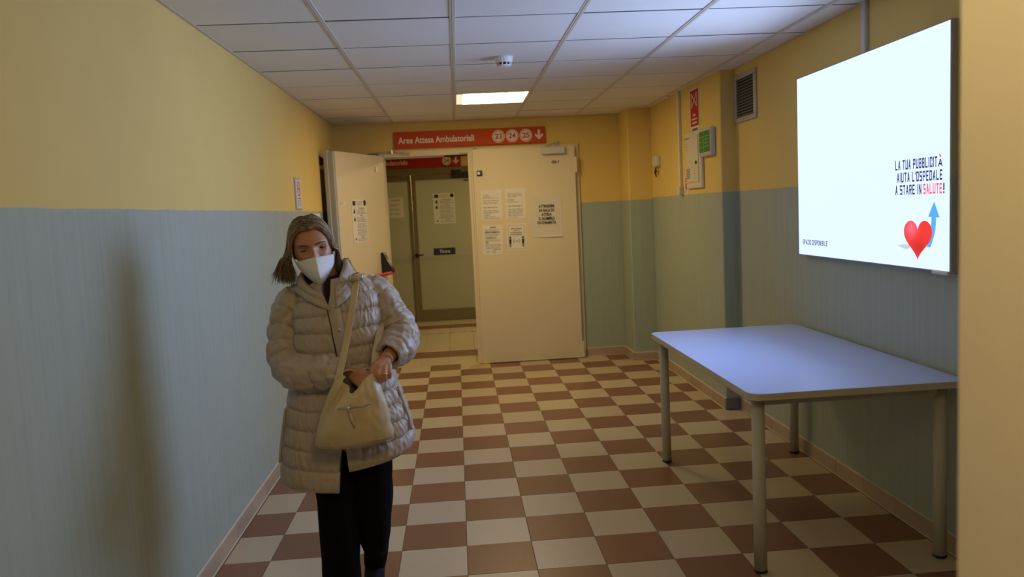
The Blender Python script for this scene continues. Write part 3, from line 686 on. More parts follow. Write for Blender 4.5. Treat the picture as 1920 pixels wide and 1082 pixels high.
mb = MB(FN); mb.rect(2.060, 2.310, 1.900, 2.056, GBX+.0012); mb.build('green_front', GREENS, sb)
mb = MB(FN); q = GBX+.0022
mb.rect(2.168, 2.176, 1.900, 2.056, q)
for k in range(1, 4): mb.rect(2.062, 2.168, 1.900+.039*k-.002, 1.900+.039*k+.002, q)
mb.lines(2.19, 2.30, 1.93, 2.03, 4, q, 5, .25, .2, .04); mb.lines(2.07, 2.30, 1.880, 1.892, 1, q, 4, .5, .1, .05); mb.build('lettering', GREENL, sb)
it = tag(empty('door_holder', (XN, -.65, 1.80), 'small white wall unit with a short black cable on the far yellow wall', 'wall fitting'))
mb = MB(FN); mb.box((.600, 1.878, 0), (.740, 1.978, .045), .008); mb.build('housing', CREAMP, it)
mb = MB(FN); mb.box((.588, 1.905, .008), (.602, 1.945, .035), .003); mb.build('socket', BLACKP, it)
mb = MB(FN); mb.tube(crom([(.66, 1.882, .02), (.655, 1.85, .03), (.635, 1.835, .03), (.65, 1.815, .03), (.685, 1.83, .03), (.675, 1.855, .03), (.655, 1.825, .03), (.65, 1.785, .02)], 40), .006, 8); mb.build('cable', BLACKP, it)
sn = tag(empty('safety_notice', (XN, -1.57, 1.605), 'tiny red and white safety notice low beside the electrical panel', 'notice'))
mb = MB(FN); mb.box((1.510, 1.606, 0), (1.622, 1.745, .003)); mb.build('sheet', WHITEP, sn)
mb = MB(FN); mb.rect(1.535, 1.60, 1.642, 1.692, .0042); mb.rect(1.535, 1.565, 1.700, 1.738, .0042); mb.rect(1.575, 1.60, 1.722, 1.738, .0042); mb.build('red_field', SIGN_R, sn)
mb = MB(FN); mb.lines(1.52, 1.61, 1.612, 1.636, 2, .0042, 5); mb.build('lettering', INK_G, sn)

# ================================================================== ceiling fittings
def lamp(cx_, r, m_, label, split=False):
    x0, x1, y0, y1 = xs[cx_]+.014, xs[cx_+1]-.014, ys[r]+.004, ys[r+1]-.004
    t = tag(empty('ceiling_light', ((x0+x1)/2, (y0+y1)/2, ZC), label, 'ceiling light'))
    mb = MB(); mb.box((x0, y0, ZC+.004), (x1, y1, ZC+.018)); mb.build('tray', GREYP, t)
    for a, b in (((x0, y0), (x1, y0+.010)), ((x0, y1-.010), (x1, y1)), ((x0, y0), (x0+.008, y1)), ((x1-.008, y0), (x1, y1))):
        mb = MB(); mb.box((a[0], a[1], ZC-.002), (b[0], b[1], ZC+.006), .001); mb.build('lamp_frame', WHITEP, t)
    xm = x0+.062 if split else x0+.008
    if split:
        mb = MB(); mb.box((x0+.008, y0+.01, ZC-.001), (xm-.001, y1-.01, ZC+.004)); mb.build('diffuser_end', LAMP_E, t)
    mb = MB(); mb.box((xm, y0+.01, ZC-.001), (x1-.008, y1-.01, ZC+.004)); mb.build('diffuser', m_, t)
lamp(2, 13, LAMP, 'lit square fluorescent panel set in the ceiling before the doors', True)
lamp(2, 3, LAMP_N, 'lit square fluorescent panel in the ceiling behind the camera')
t = tag(empty('ceiling_light', (1.2, 1.7, ZC), 'added unseen light panel in the lobby ceiling beyond the doors', 'ceiling light'))
mb = MB(); mb.box((.85, 1.4, ZC-.012), (1.45, 2.0, ZC), .003); mb.build('lamp_frame', WHITEP, t)
mb = MB(); mb.box((.86, 1.41, ZC-.015), (1.44, 1.99, ZC-.011)); mb.build('diffuser', LAMP_F, t)
t = tag(empty('ceiling_light', (-.4, 4.5, ZC), 'added unseen light panel behind the frosted glass door', 'ceiling light'))  # added lamp, out of view, shining through the frosted panes
mb = MB(); mb.box((-.7, 4.2, ZC-.012), (-.1, 4.8, ZC), .003); mb.build('lamp_frame', WHITEP, t)
mb = MB(); mb.box((-.69, 4.21, ZC-.015), (-.11, 4.79, ZC-.011)); mb.build('diffuser', LAMP_F, t)
sd = tag(empty('smoke_detector', (.372, -3.20, ZC), 'round white smoke detector on the ceiling', 'smoke detector'))
def lathe(mb, c, prof, seg=32):
    mb.smooth = True; mb.grid([[(c[0]+r*math.cos(2*math.pi*k/seg), c[1]+r*math.sin(2*math.pi*k/seg), c[2]+z) for k in range(seg)] for r, z in prof], cv=True, cap0=True, cap1=True)
mb = MB(); lathe(mb, (.372, -3.20, ZC), [(.056, 0), (.056, -.010), (.053, -.012), (.053, -.030), (.047, -.036)]); mb.build('base', WHITEP, sd, fix=True)
mb = MB(); lathe(mb, (.372, -3.20, ZC), [(.036, -.034), (.036, -.050)]); mb.build('sensor_chamber', BLACKP, sd, fix=True)
mb = MB(); lathe(mb, (.372, -3.20, ZC), [(.044, -.050), (.043, -.054), (.036, -.058), (.01, -.060)])
for k in range(10):
    a = 2*math.pi*k/10; mb.box((.372+.040*math.cos(a)-.004, -3.20+.040*math.sin(a)-.004, ZC-.052), (.372+.040*math.cos(a)+.004, -3.20+.040*math.sin(a)+.004, ZC-.034))
mb.build('cap', WHITEP, sd, fix=True)

# ================================================================== table
tb = tag(empty('table', (1.6, -4.26, 0), 'long grey-topped table with round corners and tubular legs under the light box', 'table'))
def rrect(x0, x1, y0, y1, r, n=7):
    P = []
    for cx_, cy_, a0 in ((x1-r, y1-r, 0), (x0+r, y1-r, 90), (x0+r, y0+r, 180), (x1-r, y0+r, 270)):
        for k in range(n+1):
            a = math.radians(a0+90*k/n); P.append((cx_+r*math.cos(a), cy_+r*math.sin(a)))
    return P
TX0, TX1, TY0, TY1, TZ = 1.148, 2.045, -5.075, -3.432, .774
mb = MB(); P = rrect(TX0, TX1, TY0, TY1, .055)
mb.grid([[(x, y, TZ-.028) for x, y in P], [(x, y, TZ-.002) for x, y in P]], cv=True)
mb.poly([(x, y, TZ-.028) for x, y in reversed(P)]); mb.build('edge_band', TABLE_E, tb)
mb = MB(); Q = rrect(TX0+.0015, TX1-.0015, TY0+.0015, TY1-.0015, .054)
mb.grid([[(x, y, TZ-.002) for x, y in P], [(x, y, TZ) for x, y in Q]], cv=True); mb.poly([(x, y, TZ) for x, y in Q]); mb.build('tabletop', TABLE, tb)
LG = [(1.212, -4.982), (1.212, -3.508), (1.988, -4.975), (1.996, -3.504)]
for x, y in LG:
    mb = MB(); mb.smooth = True; mb.tube([(x, y, .012), (x, y, .30), (x, y, TZ-.028)], .0262, 24); lg = mb.build('leg', TABLE_L, tb)
    mb = MB(); mb.smooth = True; mb.tube([(x, y, 0), (x, y, .004), (x, y, .013)], [.024, .0275, .0275], 24); mb.build('foot_cap', BLACKP, lg)
for a, b in (((1.235, -4.996), (1.965, -4.962)), ((1.235, -3.522), (1.972, -3.490)), ((1.197, -4.955), (1.227, -3.535)), ((1.977, -4.950), (2.007, -3.530))):
    mb = MB(); mb.box((a[0], a[1], TZ-.068), (b[0], b[1], TZ-.029), .003); mb.build('apron_rail', TABLE_L, tb)

# ================================================================== woman with mask
YW = -5.03                                                        # depth she stands at
PXM = (YW-CAM[1])/FPX                                             # metres per photo pixel at that depth
def W(p): return at(p[0], p[1], YW+p[2])
WX, WY = -.43, -5.03
wm = tag(empty('person', (WX, WY, 0), 'woman in white face mask and beige quilted coat reaching into her bag', 'person'))

# --- head frame
HR = Matrix.Rotation(math.radians(9), 3, 'Z') @ Matrix.Rotation(math.radians(-9), 3, 'Y') @ Matrix.Rotation(math.radians(9), 3, 'X')
HC = W((587, 470, -.085)) - HR @ Vector((0, -.086, 0))
def HD(p): return HC + HR @ Vector((float(p[0]), float(p[1]), float(p[2])))
def gs(x, z, x0, z0, sx, sz): return math.exp(-((x-x0)/sx)**2-((z-z0)/sz)**2)
def bumps(x, z):
    a = abs(x)
    return (.024*gs(x, z, 0, -.034, .012, .016)+.012*gs(x, z, 0, -.008, .010, .026)-.019*gs(a, z, .030, .004, .017, .012)
            + .006*gs(a, z, .028, .026, .026, .009)+.006*gs(a, z, .044, -.030, .020, .018)+.006*gs(x, z, 0, -.095, .02, .015)+.006*gs(x, z, 0, -.065, .02, .012))
def headpt(lat, lon):
    ux, uy, uz = math.sin(lat)*math.sin(lon), -math.sin(lat)*math.cos(lon), math.cos(lat)
    x, y, z = ux*.0735, uy*.094, uz*.112
    if uz < 0:
        t = -uz; x *= 1-.30*t**1.8
        if uy > 0: y *= 1-.45*t
    if uy < 0: y -= bumps(x, z)*min(1, -uy*2.2)
    return (x, y, z)
def facey(x, z): return -.094*math.sqrt(max(.05, 1-(x/.0735)**2-(z/.112)**2))-bumps(x, z)

bd = MB(); bd.smooth = True
n, k = 90, 120
bd.grid([[HD(headpt(math.pi*(i+.05)/(n+.1), 2*math.pi*j/k)) for j in range(k)] for i in range(n+1)], cv=True, cap0=True, cap1=True)
for s in (-1, 1): bd.ellipsoid((0, 0, 0), (1, 1, 1), 2, 3) if False else None
def ell(mb, c, r, M3=None, n=10, k=16):
    mb.grid([[c+(M3 or Matrix.Identity(3)) @ Vector((r[0]*math.sin(math.pi*(i+.05)/(n+.1))*math.cos(2*math.pi*j/k), r[1]*math.sin(math.pi*(i+.05)/(n+.1))*math.sin(2*math.pi*j/k), r[2]*math.cos(math.pi*(i+.05)/(n+.1)))) for j in range(k)] for i in range(n+1)], cv=True, cap0=True, cap1=True)
for s in (-1, 1):
    ell(bd, HD((s*.076, .012, -.004)), (.008, .017, .030), HR); ell(bd, HD((s*.0745, .006, -.026)), (.007, .009, .012), HR)
def limb(mb, pts, n=26, seg=16):
    R = crom([(*W(p[:3]), p[3]) for p in pts], n); mb.tube([r[:3] for r in R], [r[3] for r in R], seg)
limb(bd, [(604, 500, .03, .052), (612, 535, .03, .052), (624, 575, .03, .075)], 12)
limb(bd, [(624, 560, .02, .075), (632, 600, .02, .105), (642, 700, .02, .105), (650, 790, .02, .125), (652, 835, .02, .10)])
limb(bd, [(640, 560, .02, .05), (555, 578, .01, .045), (541, 620, .0, .042), (540, 675, -.03, .038), (565, 700, -.11, .036), (610, 702, -.16, .032), (652, 701, -.185, .025)], 40)
limb(bd, [(640, 560, .02, .05), (700, 558, .01, .045), (730, 592, .01, .042), (748, 628, -.02, .038), (744, 648, -.10, .035), (728, 669, -.185, .025)], 40)
LEGR = [(628, 825, .0), (632, 900, -.01), (637, 985, -.03), (640, 1082, .0), (642, 1128, .03)]
LEGL = [(690, 825, .02), (697, 900, .02), (700, 985, .03), (705, 1030, .13), (704, 1058, .25)]
limb(bd, [(*p, r) for p, r in zip(LEGR, (.078, .068, .052, .046, .034))], 30)
limb(bd, [(*p, r) for p, r in zip(LEGL, (.078, .066, .050, .042, .032))], 30)
# feet inside the shoes
FR_, FL_ = W(LEGR[-1]), W(LEGL[-1])
bd.tube([FR_, Vector((FR_.x, FR_.y-.03, .045)), Vector((FR_.x-.01, FR_.y-.14, .026))], [.034, .034, .026], 12)
bd.tube([FL_, Vector((FL_.x, FL_.y-.03, .075)), Vector((FL_.x+.005, FL_.y-.12, .030))], [.032, .032, .024], 12)
# right hand: palm across, fingers reaching down into the bag
def hand(mb, wrist, palm, fingers, thumb):
    R = crom([(*W(p[:3]), p[3]) for p in wrist], 10); mb.tube([r[:3] for r in R], [r[3] for r in R], 14)
    ks = [W(f[0]) for f in fingers]; wv = W(wrist[-1][:3])
    for kk, f in zip(ks, fingers):                                # metacarpals fill the palm
        mb.tube([wv*.9+kk*.1, wv*.5+kk*.5, kk], [.0145, .0135, .0115], 12)
    for a, b in zip(ks[:-1], ks[1:]): mb.tube([wv*.3+(a+b)*.35, a*.5+b*.5], [.012, .010], 10)
    for f, ln in zip(fingers, palm):
        P = crom([tuple(W(q)) for q in f], 14); mb.tube(P, [ln*(1.06-.28*i/13+(.06 if i in (0, 5, 9) else 0)) for i in range(14)], 12)
        ell(mb, Vector(P[-1]), (ln*.78,)*3, None, 6, 10)
    P = crom([tuple(W(q)) for q in thumb], 12); mb.tube(P, [.0125-.0035*i/11 for i in range(12)], 12); ell(mb, Vector(P[-1]), (.009,)*3, None, 6, 10)
hand(bd, [(648, 700, -.18, .024), (654, 702, -.205, .025)], [.0088, .0092, .0088, .0078],
     [[(679, 701, -.245), (691, 704, -.262), (699, 712, -.268), (702, 722, -.266)], [(681, 708, -.252), (690, 714, -.268), (696, 724, -.272), (697, 734, -.268)],
      [(678, 715, -.255), (685, 722, -.270), (689, 731, -.272), (688, 740, -.268)], [(671, 720, -.252), (676, 727, -.266), (679, 735, -.270), (678, 743, -.266)]],
     [(658, 697, -.20), (672, 695, -.222), (683, 697, -.235), (692, 703, -.238)])
hand(bd, [(728, 669, -.19, .024), (724, 675, -.215, .025)], [.0095, .0096, .0092, .0082],
     [[(702, 686, -.262), (697, 699, -.282), (701, 713, -.276), (706, 718, -.258)], [(711, 689, -.270), (709, 703, -.288), (712, 714, -.280), (714, 716, -.262)],
      [(721, 690, -.266), (721, 703, -.284), (722, 711, -.276), (722, 713, -.258)], [(730, 689, -.256), (731, 699, -.272), (731, 706, -.266), (730, 708, -.250)]],
     [(716, 674, -.215), (704, 682, -.222), (698, 694, -.236), (699, 706, -.246)])
# one continuous skin
tmp = bpy.data.meshes.new('t'); bd.bm.to_mesh(tmp); bd.bm.free()
to = bpy.data.objects.new('t', tmp); COL.objects.link(to)
md = to.modifiers.new('r', 'REMESH'); md.mode = 'VOXEL'; md.voxel_size = .0032; md.use_smooth_shade = True
ms = to.modifiers.new('s', 'SMOOTH'); ms.factor = .5; ms.iterations = 3
dg = bpy.context.evaluated_depsgraph_get(); me = bpy.data.meshes.new_from_object(to.evaluated_get(dg))
bpy.data.objects.remove(to); me.name = 'body'
me.materials.clear(); me.materials.append(SKIN)
me.transform(Matrix.Translation((-WX, -WY, 0)))
for p in me.polygons: p.use_smooth = True
body = bpy.data.objects.new('body', me); COL.objects.link(body); body.parent = wm; body['label'] = 'tanned face, neck and hands'

# --- face details
for s in (-1, 1):
    ex, ez = s*.0312, .002; ey = facey(ex, ez)+.0045
    mb = MB(); mb.smooth = True; ell(mb, HD((ex, ey, ez)), (.0135, .008, .0075), HR); e = mb.build('eye', EYEW, wm)
    mb = MB(); mb.smooth = True; ell(mb, HD((ex+.002, ey-.0055, ez-.0012)), (.0062, .0032, .0058), HR); mb.build('iris', LIPD, e)
    mb = MB(); mb.smooth = True; ell(mb, HD((ex, ey-.0012, ez+.0062)), (.0150, .0092, .0058), HR); ell(mb, HD((ex, ey-.0006, ez-.0088)), (.014, .0080, .0036), HR); lid = mb.build('eyelid', SKIN, e)
    mb = MB(); mb.smooth = True; mb.tube([HD((ex+t*.0145, ey-.0102+.006*t*t, ez+.0014-.0026*t*t)) for t in (-1, -.6, -.2, .2, .6, 1)], [.0008, .0022, .0026, .0026, .0022, .0008], 6); mb.build('eyelashes', BROW, e)
    mb = MB(); mb.smooth = True
    P = [(s*x, facey(s*x, z)-.0005, z) for x, z in ((.012, .0195), (.022, .0235), (.034, .0255), (.045, .0235), (.053, .018))]
    mb.tube([HD(p) for p in P], [.0010, .0022, .0024, .0018, .0006], 6, flat=1.0); mb.build('eyebrow', BROW, wm)

# --- face mask
mk = MB(); mk.smooth = True
NU, NV = 29, 17
yr = crom([(-.113,), (-.131,), (-.139,), (-.131,), (-.110,)], NV); G = []
for i in range(NU):
    u = -1+2*i/(NU-1); a = abs(u); col = []
    for j in range(NV):
        v = j/(NV-1); zt = -.020-.016*a**1.2; zb = -.128+.052*a**1.55
        xs_ = .070-.010*v; ysd = -.050+.004*v
        y = ysd+(yr[j][0]-ysd)*(1-a**1.22)
        y -= .0016*math.exp(-((v-.22-.25*a)/.03)**2)*(1 if a > .15 else 0)
        col.append(HD((u*xs_, y, zt+(zb-zt)*v)))
    G.append(col)
mk.grid(G[:NU//2+1]); mk.grid(G[NU//2:])
mo = mk.build('face_mask', MASK, wm); mo['label'] = 'white folded face mask'
sm = mo.modifiers.new('t', 'SOLIDIFY'); sm.thickness = .0014; sm.offset = -1
for p in mo.data.polygons: p.use_smooth = True
for e_ in mo.data.edges:
    pass
mid = NU//2
for s in (-1, 1):
    mb = MB(); mb.smooth = True
    mb.tube(crom([HD((s*.069, -.051, -.040)), HD((s*.0775, -.025, -.022)), HD((s*.082, .010, .018)), HD((s*.082, .026, -.002)), HD((s*.078, .010, -.035)), HD((s*.062, -.047, -.072))], 26), .0013, 6)
    mb.build('ear_loop', MASK, mo)
mb = MB(); mb.smooth = True; ell(mb, HD((.078, .004, -.038)), (.0035, .0035, .0035), HR); mb.build('earring', GOLD, wm)

# --- hair: a cap under loose strands, blown to one side
hr = MB(); hr.smooth = True; rng = random.Random(3)
def scalp(s_, psi, y, k_):
    """point on the combed surface: psi degrees down from the parting on side s_"""
    g = math.sqrt(max(.10, 1-(y/.107)**2)) if y < 0 else math.sqrt(max(.06, 1-(y/.104)**2)); r = math.radians(psi)
    dip = -.0055*math.exp(-(psi/9)**2)
    return (-.004+s_*.0800*g*k_*math.sin(r), y, .1165*g*k_*math.cos(r)+dip)
cap = []
for i in range(25):
    cap.append([])
    for j in range(33):
        psi = abs(-108+216*j/32); yf = -.064+.040*smoothstep((psi-15)/70)
        cap[-1].append(HD(scalp(1 if j >= 16 else -1, psi, yf+(.096-yf)*i/24, .968)))
hr.grid(cap)
def strand(pts, r0, n=14):
    P = crom(pts, n); hr.tube([HD(p) for p in P], [r0*(1.0-.8*(i/(n-1))**2) for i in range(n)], 4, cap=False)
for q in range(2600):
    s = -1 if q % 2 else 1
    f = rng.random()**1.1; J = lambda a: rng.uniform(-a, a); k_ = .985+.065*rng.random()
    y0 = -.078+.170*f; y1 = -.050+.142*f; t = rng.random(); st = rng.random()**1.7*55
    if q % 3 == 0: st *= .15
    pts = []
    for w_ in range(5):
        psi = st+(92-st)*w_/4; e_ = smoothstep(psi/92)
        p = scalp(s, psi, y0+(y1-y0)*e_, k_*(1+.030*math.sin(math.radians(min(psi*2, 180))))); pts.append((p[0]+J(.0022), p[1]+J(.003), p[2]+J(.0015)))
    if s < 0:
        fr_ = .30+.70*(1-f); d = t*fr_
        pts[-1] = (pts[-1][0]-.022*d, pts[-1][1], pts[-1][2])
        pts += [(-.090-.040*d+J(.005), y1+.004, -.030+.004*d+J(.006)), (-.095-.057*d+J(.007), y1+.006+J(.006), -.068+.010*d+J(.008)), (-.093-.078*d+J(.014), y1+.004+J(.016), -.112+.030*d+J(.022))]
    else:
        pts += [(.083+.006*t+J(.002), y1+.014, -.028), (.080+.009*t+J(.003), y1+.022, -.060+J(.008)), (.070+.012*t+J(.005), y1+.027, -.098+J(.016))]
    strand(pts, .0014 if q % 7 else .0020)
hair = hr.build('hair', HAIR, wm, 'stuff'); hair['label'] = 'shoulder-length ash brown hair blown to one side'

# --- dark jumper at the neck
mb = MB(); mb.smooth = True
G = []
for (px, py, dy, a, b) in ((604, 512, .02, .064, .066), (606, 525, .015, .069, .075), (611, 545, .005, .074, .085), (618, 570, .0, .088, .095), (625, 600, .0, .11, .12), (630, 660, .0, .12, .12)):
    c = W((px, py, dy)); G.append([c+Vector((a*math.sin(t)*(1+.03*math.sin(5*t)), -b*math.cos(t), .012*math.cos(t)*-1)) for t in [2*math.pi*q/36 for q in range(36)]])
mb.grid(G, cv=True); mb.build('jumper', SWEAT, wm)

# --- quilted coat
SEC = [(860, 527, 782, .176, 655), (800, 531, 770, .172, 653), (750, 538, 752, .166, 650), (700, 546, 736, .160, 648), (650, 553, 728, .156, 642),
       (600, 553, 720, .150, 634), (572, 551, 716, .136, 628), (552, 556, 710, .118, 625), (536, 568, 694, .102, 622), (520, 582, 676, .088, 620)]
NBANDS = 11.0
def coat_sec(v):
    return crom_at(SEC, v*(len(SEC)-1))
def crom_at(tab, t):
    i = min(int(t), len(tab)-2); f = t-i
    a, b, c, d = [np.array(tab[min(max(q, 0), len(tab)-1)], float) for q in (i-1, i, i+1, i+2)]
    return 0.5*((2*b)+(-a+c)*f+(2*a-5*b+4*c-d)*f*f+(-a+3*b-3*c+d)*f**3)
# rows spaced evenly in height
_pys = [860-(860-520)*q/60 for q in range(61)]
def sec_for_py(py):
    for q in range(len(SEC)-1):
        if SEC[q][0] >= py >= SEC[q+1][0]: return crom_at(SEC, q+(SEC[q][0]-py)/(SEC[q][0]-SEC[q+1][0]))
    return np.array(SEC[-1], float)
HEM = [-2, -30, -12, 25, 36]
def coat_pt(v, f, lift=0.0, puff=True):
    """v: hem 0 .. neck 1, f: 0 at the right-hand front edge round the back to 1 at the left-hand front edge"""
    py = 860-340*v; S_ = sec_for_py(py); l, r, b, op = S_[1], S_[2], S_[3], S_[4]
    a = (r-l)/2*PXM; cx_ = (l+r)/2
    gap = .055*max(0, 1-v/.25)+.003+.16*max(0, (v-.86)/.14)
    a0 = math.asin(max(-.9, min(.9, (op-cx_)*PXM/a))); al = a0+gap+(2*math.pi-2*gap)*f
    fade = max(0, 1-v/.75); h = HEM[min(3, int(f*4))]*(1-(f*4-min(3, int(f*4))))+HEM[min(3, int(f*4))+1]*(f*4-min(3, int(f*4)))
    dpy = h*fade; sh = smoothstep((v-.55)/.4)
    e = 2/2.3; sx = math.copysign(abs(math.sin(al))**e, math.sin(al)); cyv = math.copysign(abs(math.cos(al))**e, math.cos(al))
    c = W((cx_, py, .0))
    nrm = Vector((math.sin(al)/a, -math.cos(al)/b, 0)).normalized()
    p = c+Vector((a*sx, -b*cyv, 0)); p.z -= dpy*PXM; p.z += sh*.13*(p.x-c.x)
    if puff:
        vv = v*NBANDS+.10*noise.noise(Vector((al*1.3, v*5, 7)))
        bd_ = math.floor(vv); w_ = 1-abs(2*(vv-bd_)-1)**3.2
        d = .0090*(w_-.75)
        sl = al*19+1.6*(vv-bd_)*(1 if bd_ % 2 else -.6)
        d += (1-.62*w_)*.0078*noise.noise(Vector((sl, bd_*3.1, (vv-bd_)*.9)))+.0030*noise.noise(Vector((al*4.5, v*10, 2)))+.0024*noise.noise(Vector((al*15+v*20, v*24, 5)))
        p += nrm*d
    return p+nrm*lift
NVR, NF = 286, 280
G = [[coat_pt(i/NVR, j/NF) for j in range(NF+1)] for i in range(NVR+1)]
inner = [[coat_pt(i/NVR, j/NF, -.022, False) for j in range(NF+1)] for i in range(0, NVR+1, 13)]
mb = MB(); mb.smooth = True; mb.grid(G)
# rolled edges: hem and both front edges fold back to the lining
mb.grid([[G[0][j] for j in range(NF+1)], [coat_pt(0, j/NF, -.012, False)-Vector((0, 0, .006)) for j in range(NF+1)], [coat_pt(0, j/NF, -.024, False) for j in range(NF+1)], [coat_pt(.06, j/NF, -.026, False) for j in range(NF+1)]])
for f in (0, 1):
    mb.grid([[G[i][0 if f == 0 else NF] for i in range(NVR+1)], [coat_pt(i/NVR, f, -.024, False) for i in range(NVR+1)], [coat_pt(i/NVR, .03 if f == 0 else .97, -.028, False) for i in range(NVR+1)]])
coat = mb.build('coat', COAT, wm); coat['label'] = 'beige quilted puffer coat'
mb = MB(); mb.smooth = True; mb.grid(inner); mb.build('lining', COAT_IN, coat)
# placket with zip and snaps along the open edge
mb = MB(); mb.smooth = True
PL = []
for i in range(70):
    v = .03+.90*i/69
    PL.append([coat_pt(v, f, .004+.005*math.sin(math.pi*q/4)+.0015*noise.noise(Vector((v*40, q, 1))), False) for q, f in enumerate((.000, .008, .016, .024, .031))])
mb.grid(PL); mb.build('placket', COAT, coat)
mb = MB(); mb.smooth = True; mb.tube([coat_pt(.10+.80*i/50, 1.0, .004, False) for i in range(51)], .0020, 6); mb.build('zip', COAT_IN, coat)
for v in (.50, .62, .74, .86):
    mb = MB(); mb.smooth = True; ell(mb, coat_pt(v, .016, .009, False), (.006, .004, .006)); mb.build('snap', GREYM, coat)
# pocket edges
for f in (.20, .80):
    mb = MB(); mb.smooth = True; mb.tube([coat_pt(.10+.26*i/20, f, .008, False) for i in range(21)], .005, 8); mb.build('pocket_welt', COAT, coat)

def sleeve(pts, nb, seed):
    n = 230; R = crom([(*W(p[:3]), p[3]*PXM) for p in pts], n); mb = MB(); mb.smooth = True; seg = 60
    P = [Vector(r[:3]) for r in R]; G = []; N = None
    for i in range(n):
        t = (P[min(i+1, n-1)]-P[max(i-1, 0)]).normalized()
        if N is None: N = Vector((0, -1, 0))
        N = (N-t*N.dot(t)).normalized(); B = t.cross(N); row = []
        for k in range(seg):
            a = 2*math.pi*k/seg; vv = nb*i/(n-1)+.16*noise.noise(Vector((math.cos(a)*1.2, math.sin(a)*1.2, i*.016+seed)))
            bd_ = math.floor(vv); w_ = 1-abs(2*(vv-bd_)-1)**3.2; cs, sn_ = math.cos(a), math.sin(a); I = i*120/n
            d = .0060*(w_-.75)+(1-.6*w_)*.0085*noise.noise(Vector((cs*5.5, sn_*5.5, bd_*2.7+seed+(vv-bd_)*.5)))+.0075*noise.noise(Vector((cs*1.8+I*.03, sn_*1.8, I*.085+seed)))+.0050*noise.noise(Vector((cs*3.5+I*.12, sn_*3.5-I*.05, I*.16+seed)))
            q = i/(n-1)
            if q > .965: d *= .5
            row.append(P[i]+(N*math.cos(a)+B*math.sin(a))*(R[i][3]+d))
        G.append(row)
    last, c = G[-1], P[-1]; t = (P[-1]-P[-3]).normalized()
    G.append([c+t*.004+(p-c)*.93 for p in last]); G.append([c+(p-c)*.78 for p in last]); G.append([c-t*.03+(p-c)*.66 for p in last])
    mb.grid(G, cv=True); o = mb.build('sleeve', COAT, coat)
    return o
sleeve([(575, 560, .03, 30), (553, 574, .02, 38), (541, 620, .01, 36), (539, 672, -.03, 35), (563, 698, -.105, 35), (608, 699, -.160, 31), (646, 699, -.185, 24)], 10, 1)
sleeve([(678, 545, .03, 30), (703, 556, .02, 36), (731, 592, .01, 35), (750, 626, -.025, 34), (746, 650, -.105, 33), (728, 668, -.185, 25)], 9, 5)

# stand-up collar
top = [(604, 549, -.125), (583, 541, -.105), (561, 519, -.03), (580, 500, .06), (620, 490, .09), (647, 486, .04), (650, 497, -.02), (641, 516, -.09), (629, 543, -.135)]
bot = [(620, 583, -.150), (583, 568, -.120), (553, 545, -.02), (575, 528, .08), (625, 518, .11), (668, 522, .05), (672, 532, -.02), (656, 556, -.115), (630, 578, -.155)]
T_, B_ = crom([tuple(W(p)) for p in top], 70), crom([tuple(W(p)) for p in bot], 70)
cc = W((612, 525, .0)); mb = MB(); mb.smooth = True; G = []
for i in range(70):
    row = []
    out = (Vector(T_[i])*.5+Vector(B_[i])*.5)-cc; out.z = 0; out.normalize()
    for j in range(17):
        t = j/16; p = Vector(B_[i])*(1-t)+Vector(T_[i])*t
        w_ = abs(math.sin(math.pi*t*2)); p = p+out*(.0055*w_**.6+.004*noise.noise(Vector((i*.35, j*.2, 3)))+(1-w_)*.003*noise.noise(Vector((i*1.3, 0, 3)))); row.append(p)
    for j in range(16, -1, -4): row.append(Vector(B_[i])*(1-j/16)+Vector(T_[i])*(j/16)-out*.016+Vector((0, 0, -.002)))
    G.append(row)
mb.grid(G, cap0=True, cap1=True); mb.build('collar', COAT, coat)
for p in ((640, 527, -.115), (636, 543, -.135)):
    mb = MB(); mb.smooth = True; ell(mb, W(p), (.005, .004, .005)); mb.build('snap', GREYM, coat)

# --- trousers and shoes
mb = MB(); mb.smooth = True
def leg(pts, rad, n=70, seed=0):
    R = crom([(*W(p), r) for p, r in zip(pts, rad)], n); P = [Vector(r[:3]) for r in R]; G = []
    for i in range(n):
        t = (P[min(i+1, n-1)]-P[max(i-1, 0)]).normalized(); N = Vector((0, -1, 0)); N = (N-t*N.dot(t)).normalized(); B = t.cross(N)
        G.append([P[i]+(N*math.cos(a)*1.08+B*math.sin(a))*(R[i][3]+.006*noise.noise(Vector((math.cos(a)*2, math.sin(a)*2, i*.13+seed)))) for a in [2*math.pi*k/32 for k in range(32)]])
    mb.grid(G, cv=True, cap0=True, cap1=True)
leg([(628, 800, .01)]+LEGR[:4]+[(642, 1120, .02)], (.10, .090, .085, .078, .074, .072), seed=1)
leg([(688, 800, .02)]+LEGL[:4]+[(704, 1050, .20)], (.095, .090, .082, .068, .050, .046), seed=4)
mb.build('trousers', PANTS, wm)
def shoe(ank, toe, heel, nm='shoe'):
    mb = MB(); mb.smooth = True; a, t, h = Vector(ank), Vector(toe), Vector(heel)
    R = crom([(*(a+Vector((0, .01, 0))), .040), (*(h*.7+a*.3), .043), (*(h*.55+t*.45+Vector((0, 0, .012))), .042), (*(h*.2+t*.8), .040), (*t, .024)], 24)
    mb.tube([r[:3] for r in R], [r[3] for r in R], 20); o = mb.build(nm, SHOE, wm)
    mb = MB(); mb.smooth = True; d = t-h
    mb.tube([h+d*q/8-Vector((0, 0, .024)) for q in range(-1, 10)], [.018]+[.036-.004*abs(q-6)/6 for q in range(0, 9)]+[.018], 16, flat=.42, up=(0, 0, 1)); mb.build('sole', BLACKP, o)
shoe(FR_, (FR_.x-.012, FR_.y-.175, .038), (FR_.x, FR_.y+.02, .042))
shoe(FL_, (FL_.x+.006, FL_.y-.15, .040), (FL_.x, FL_.y+.035, .085))
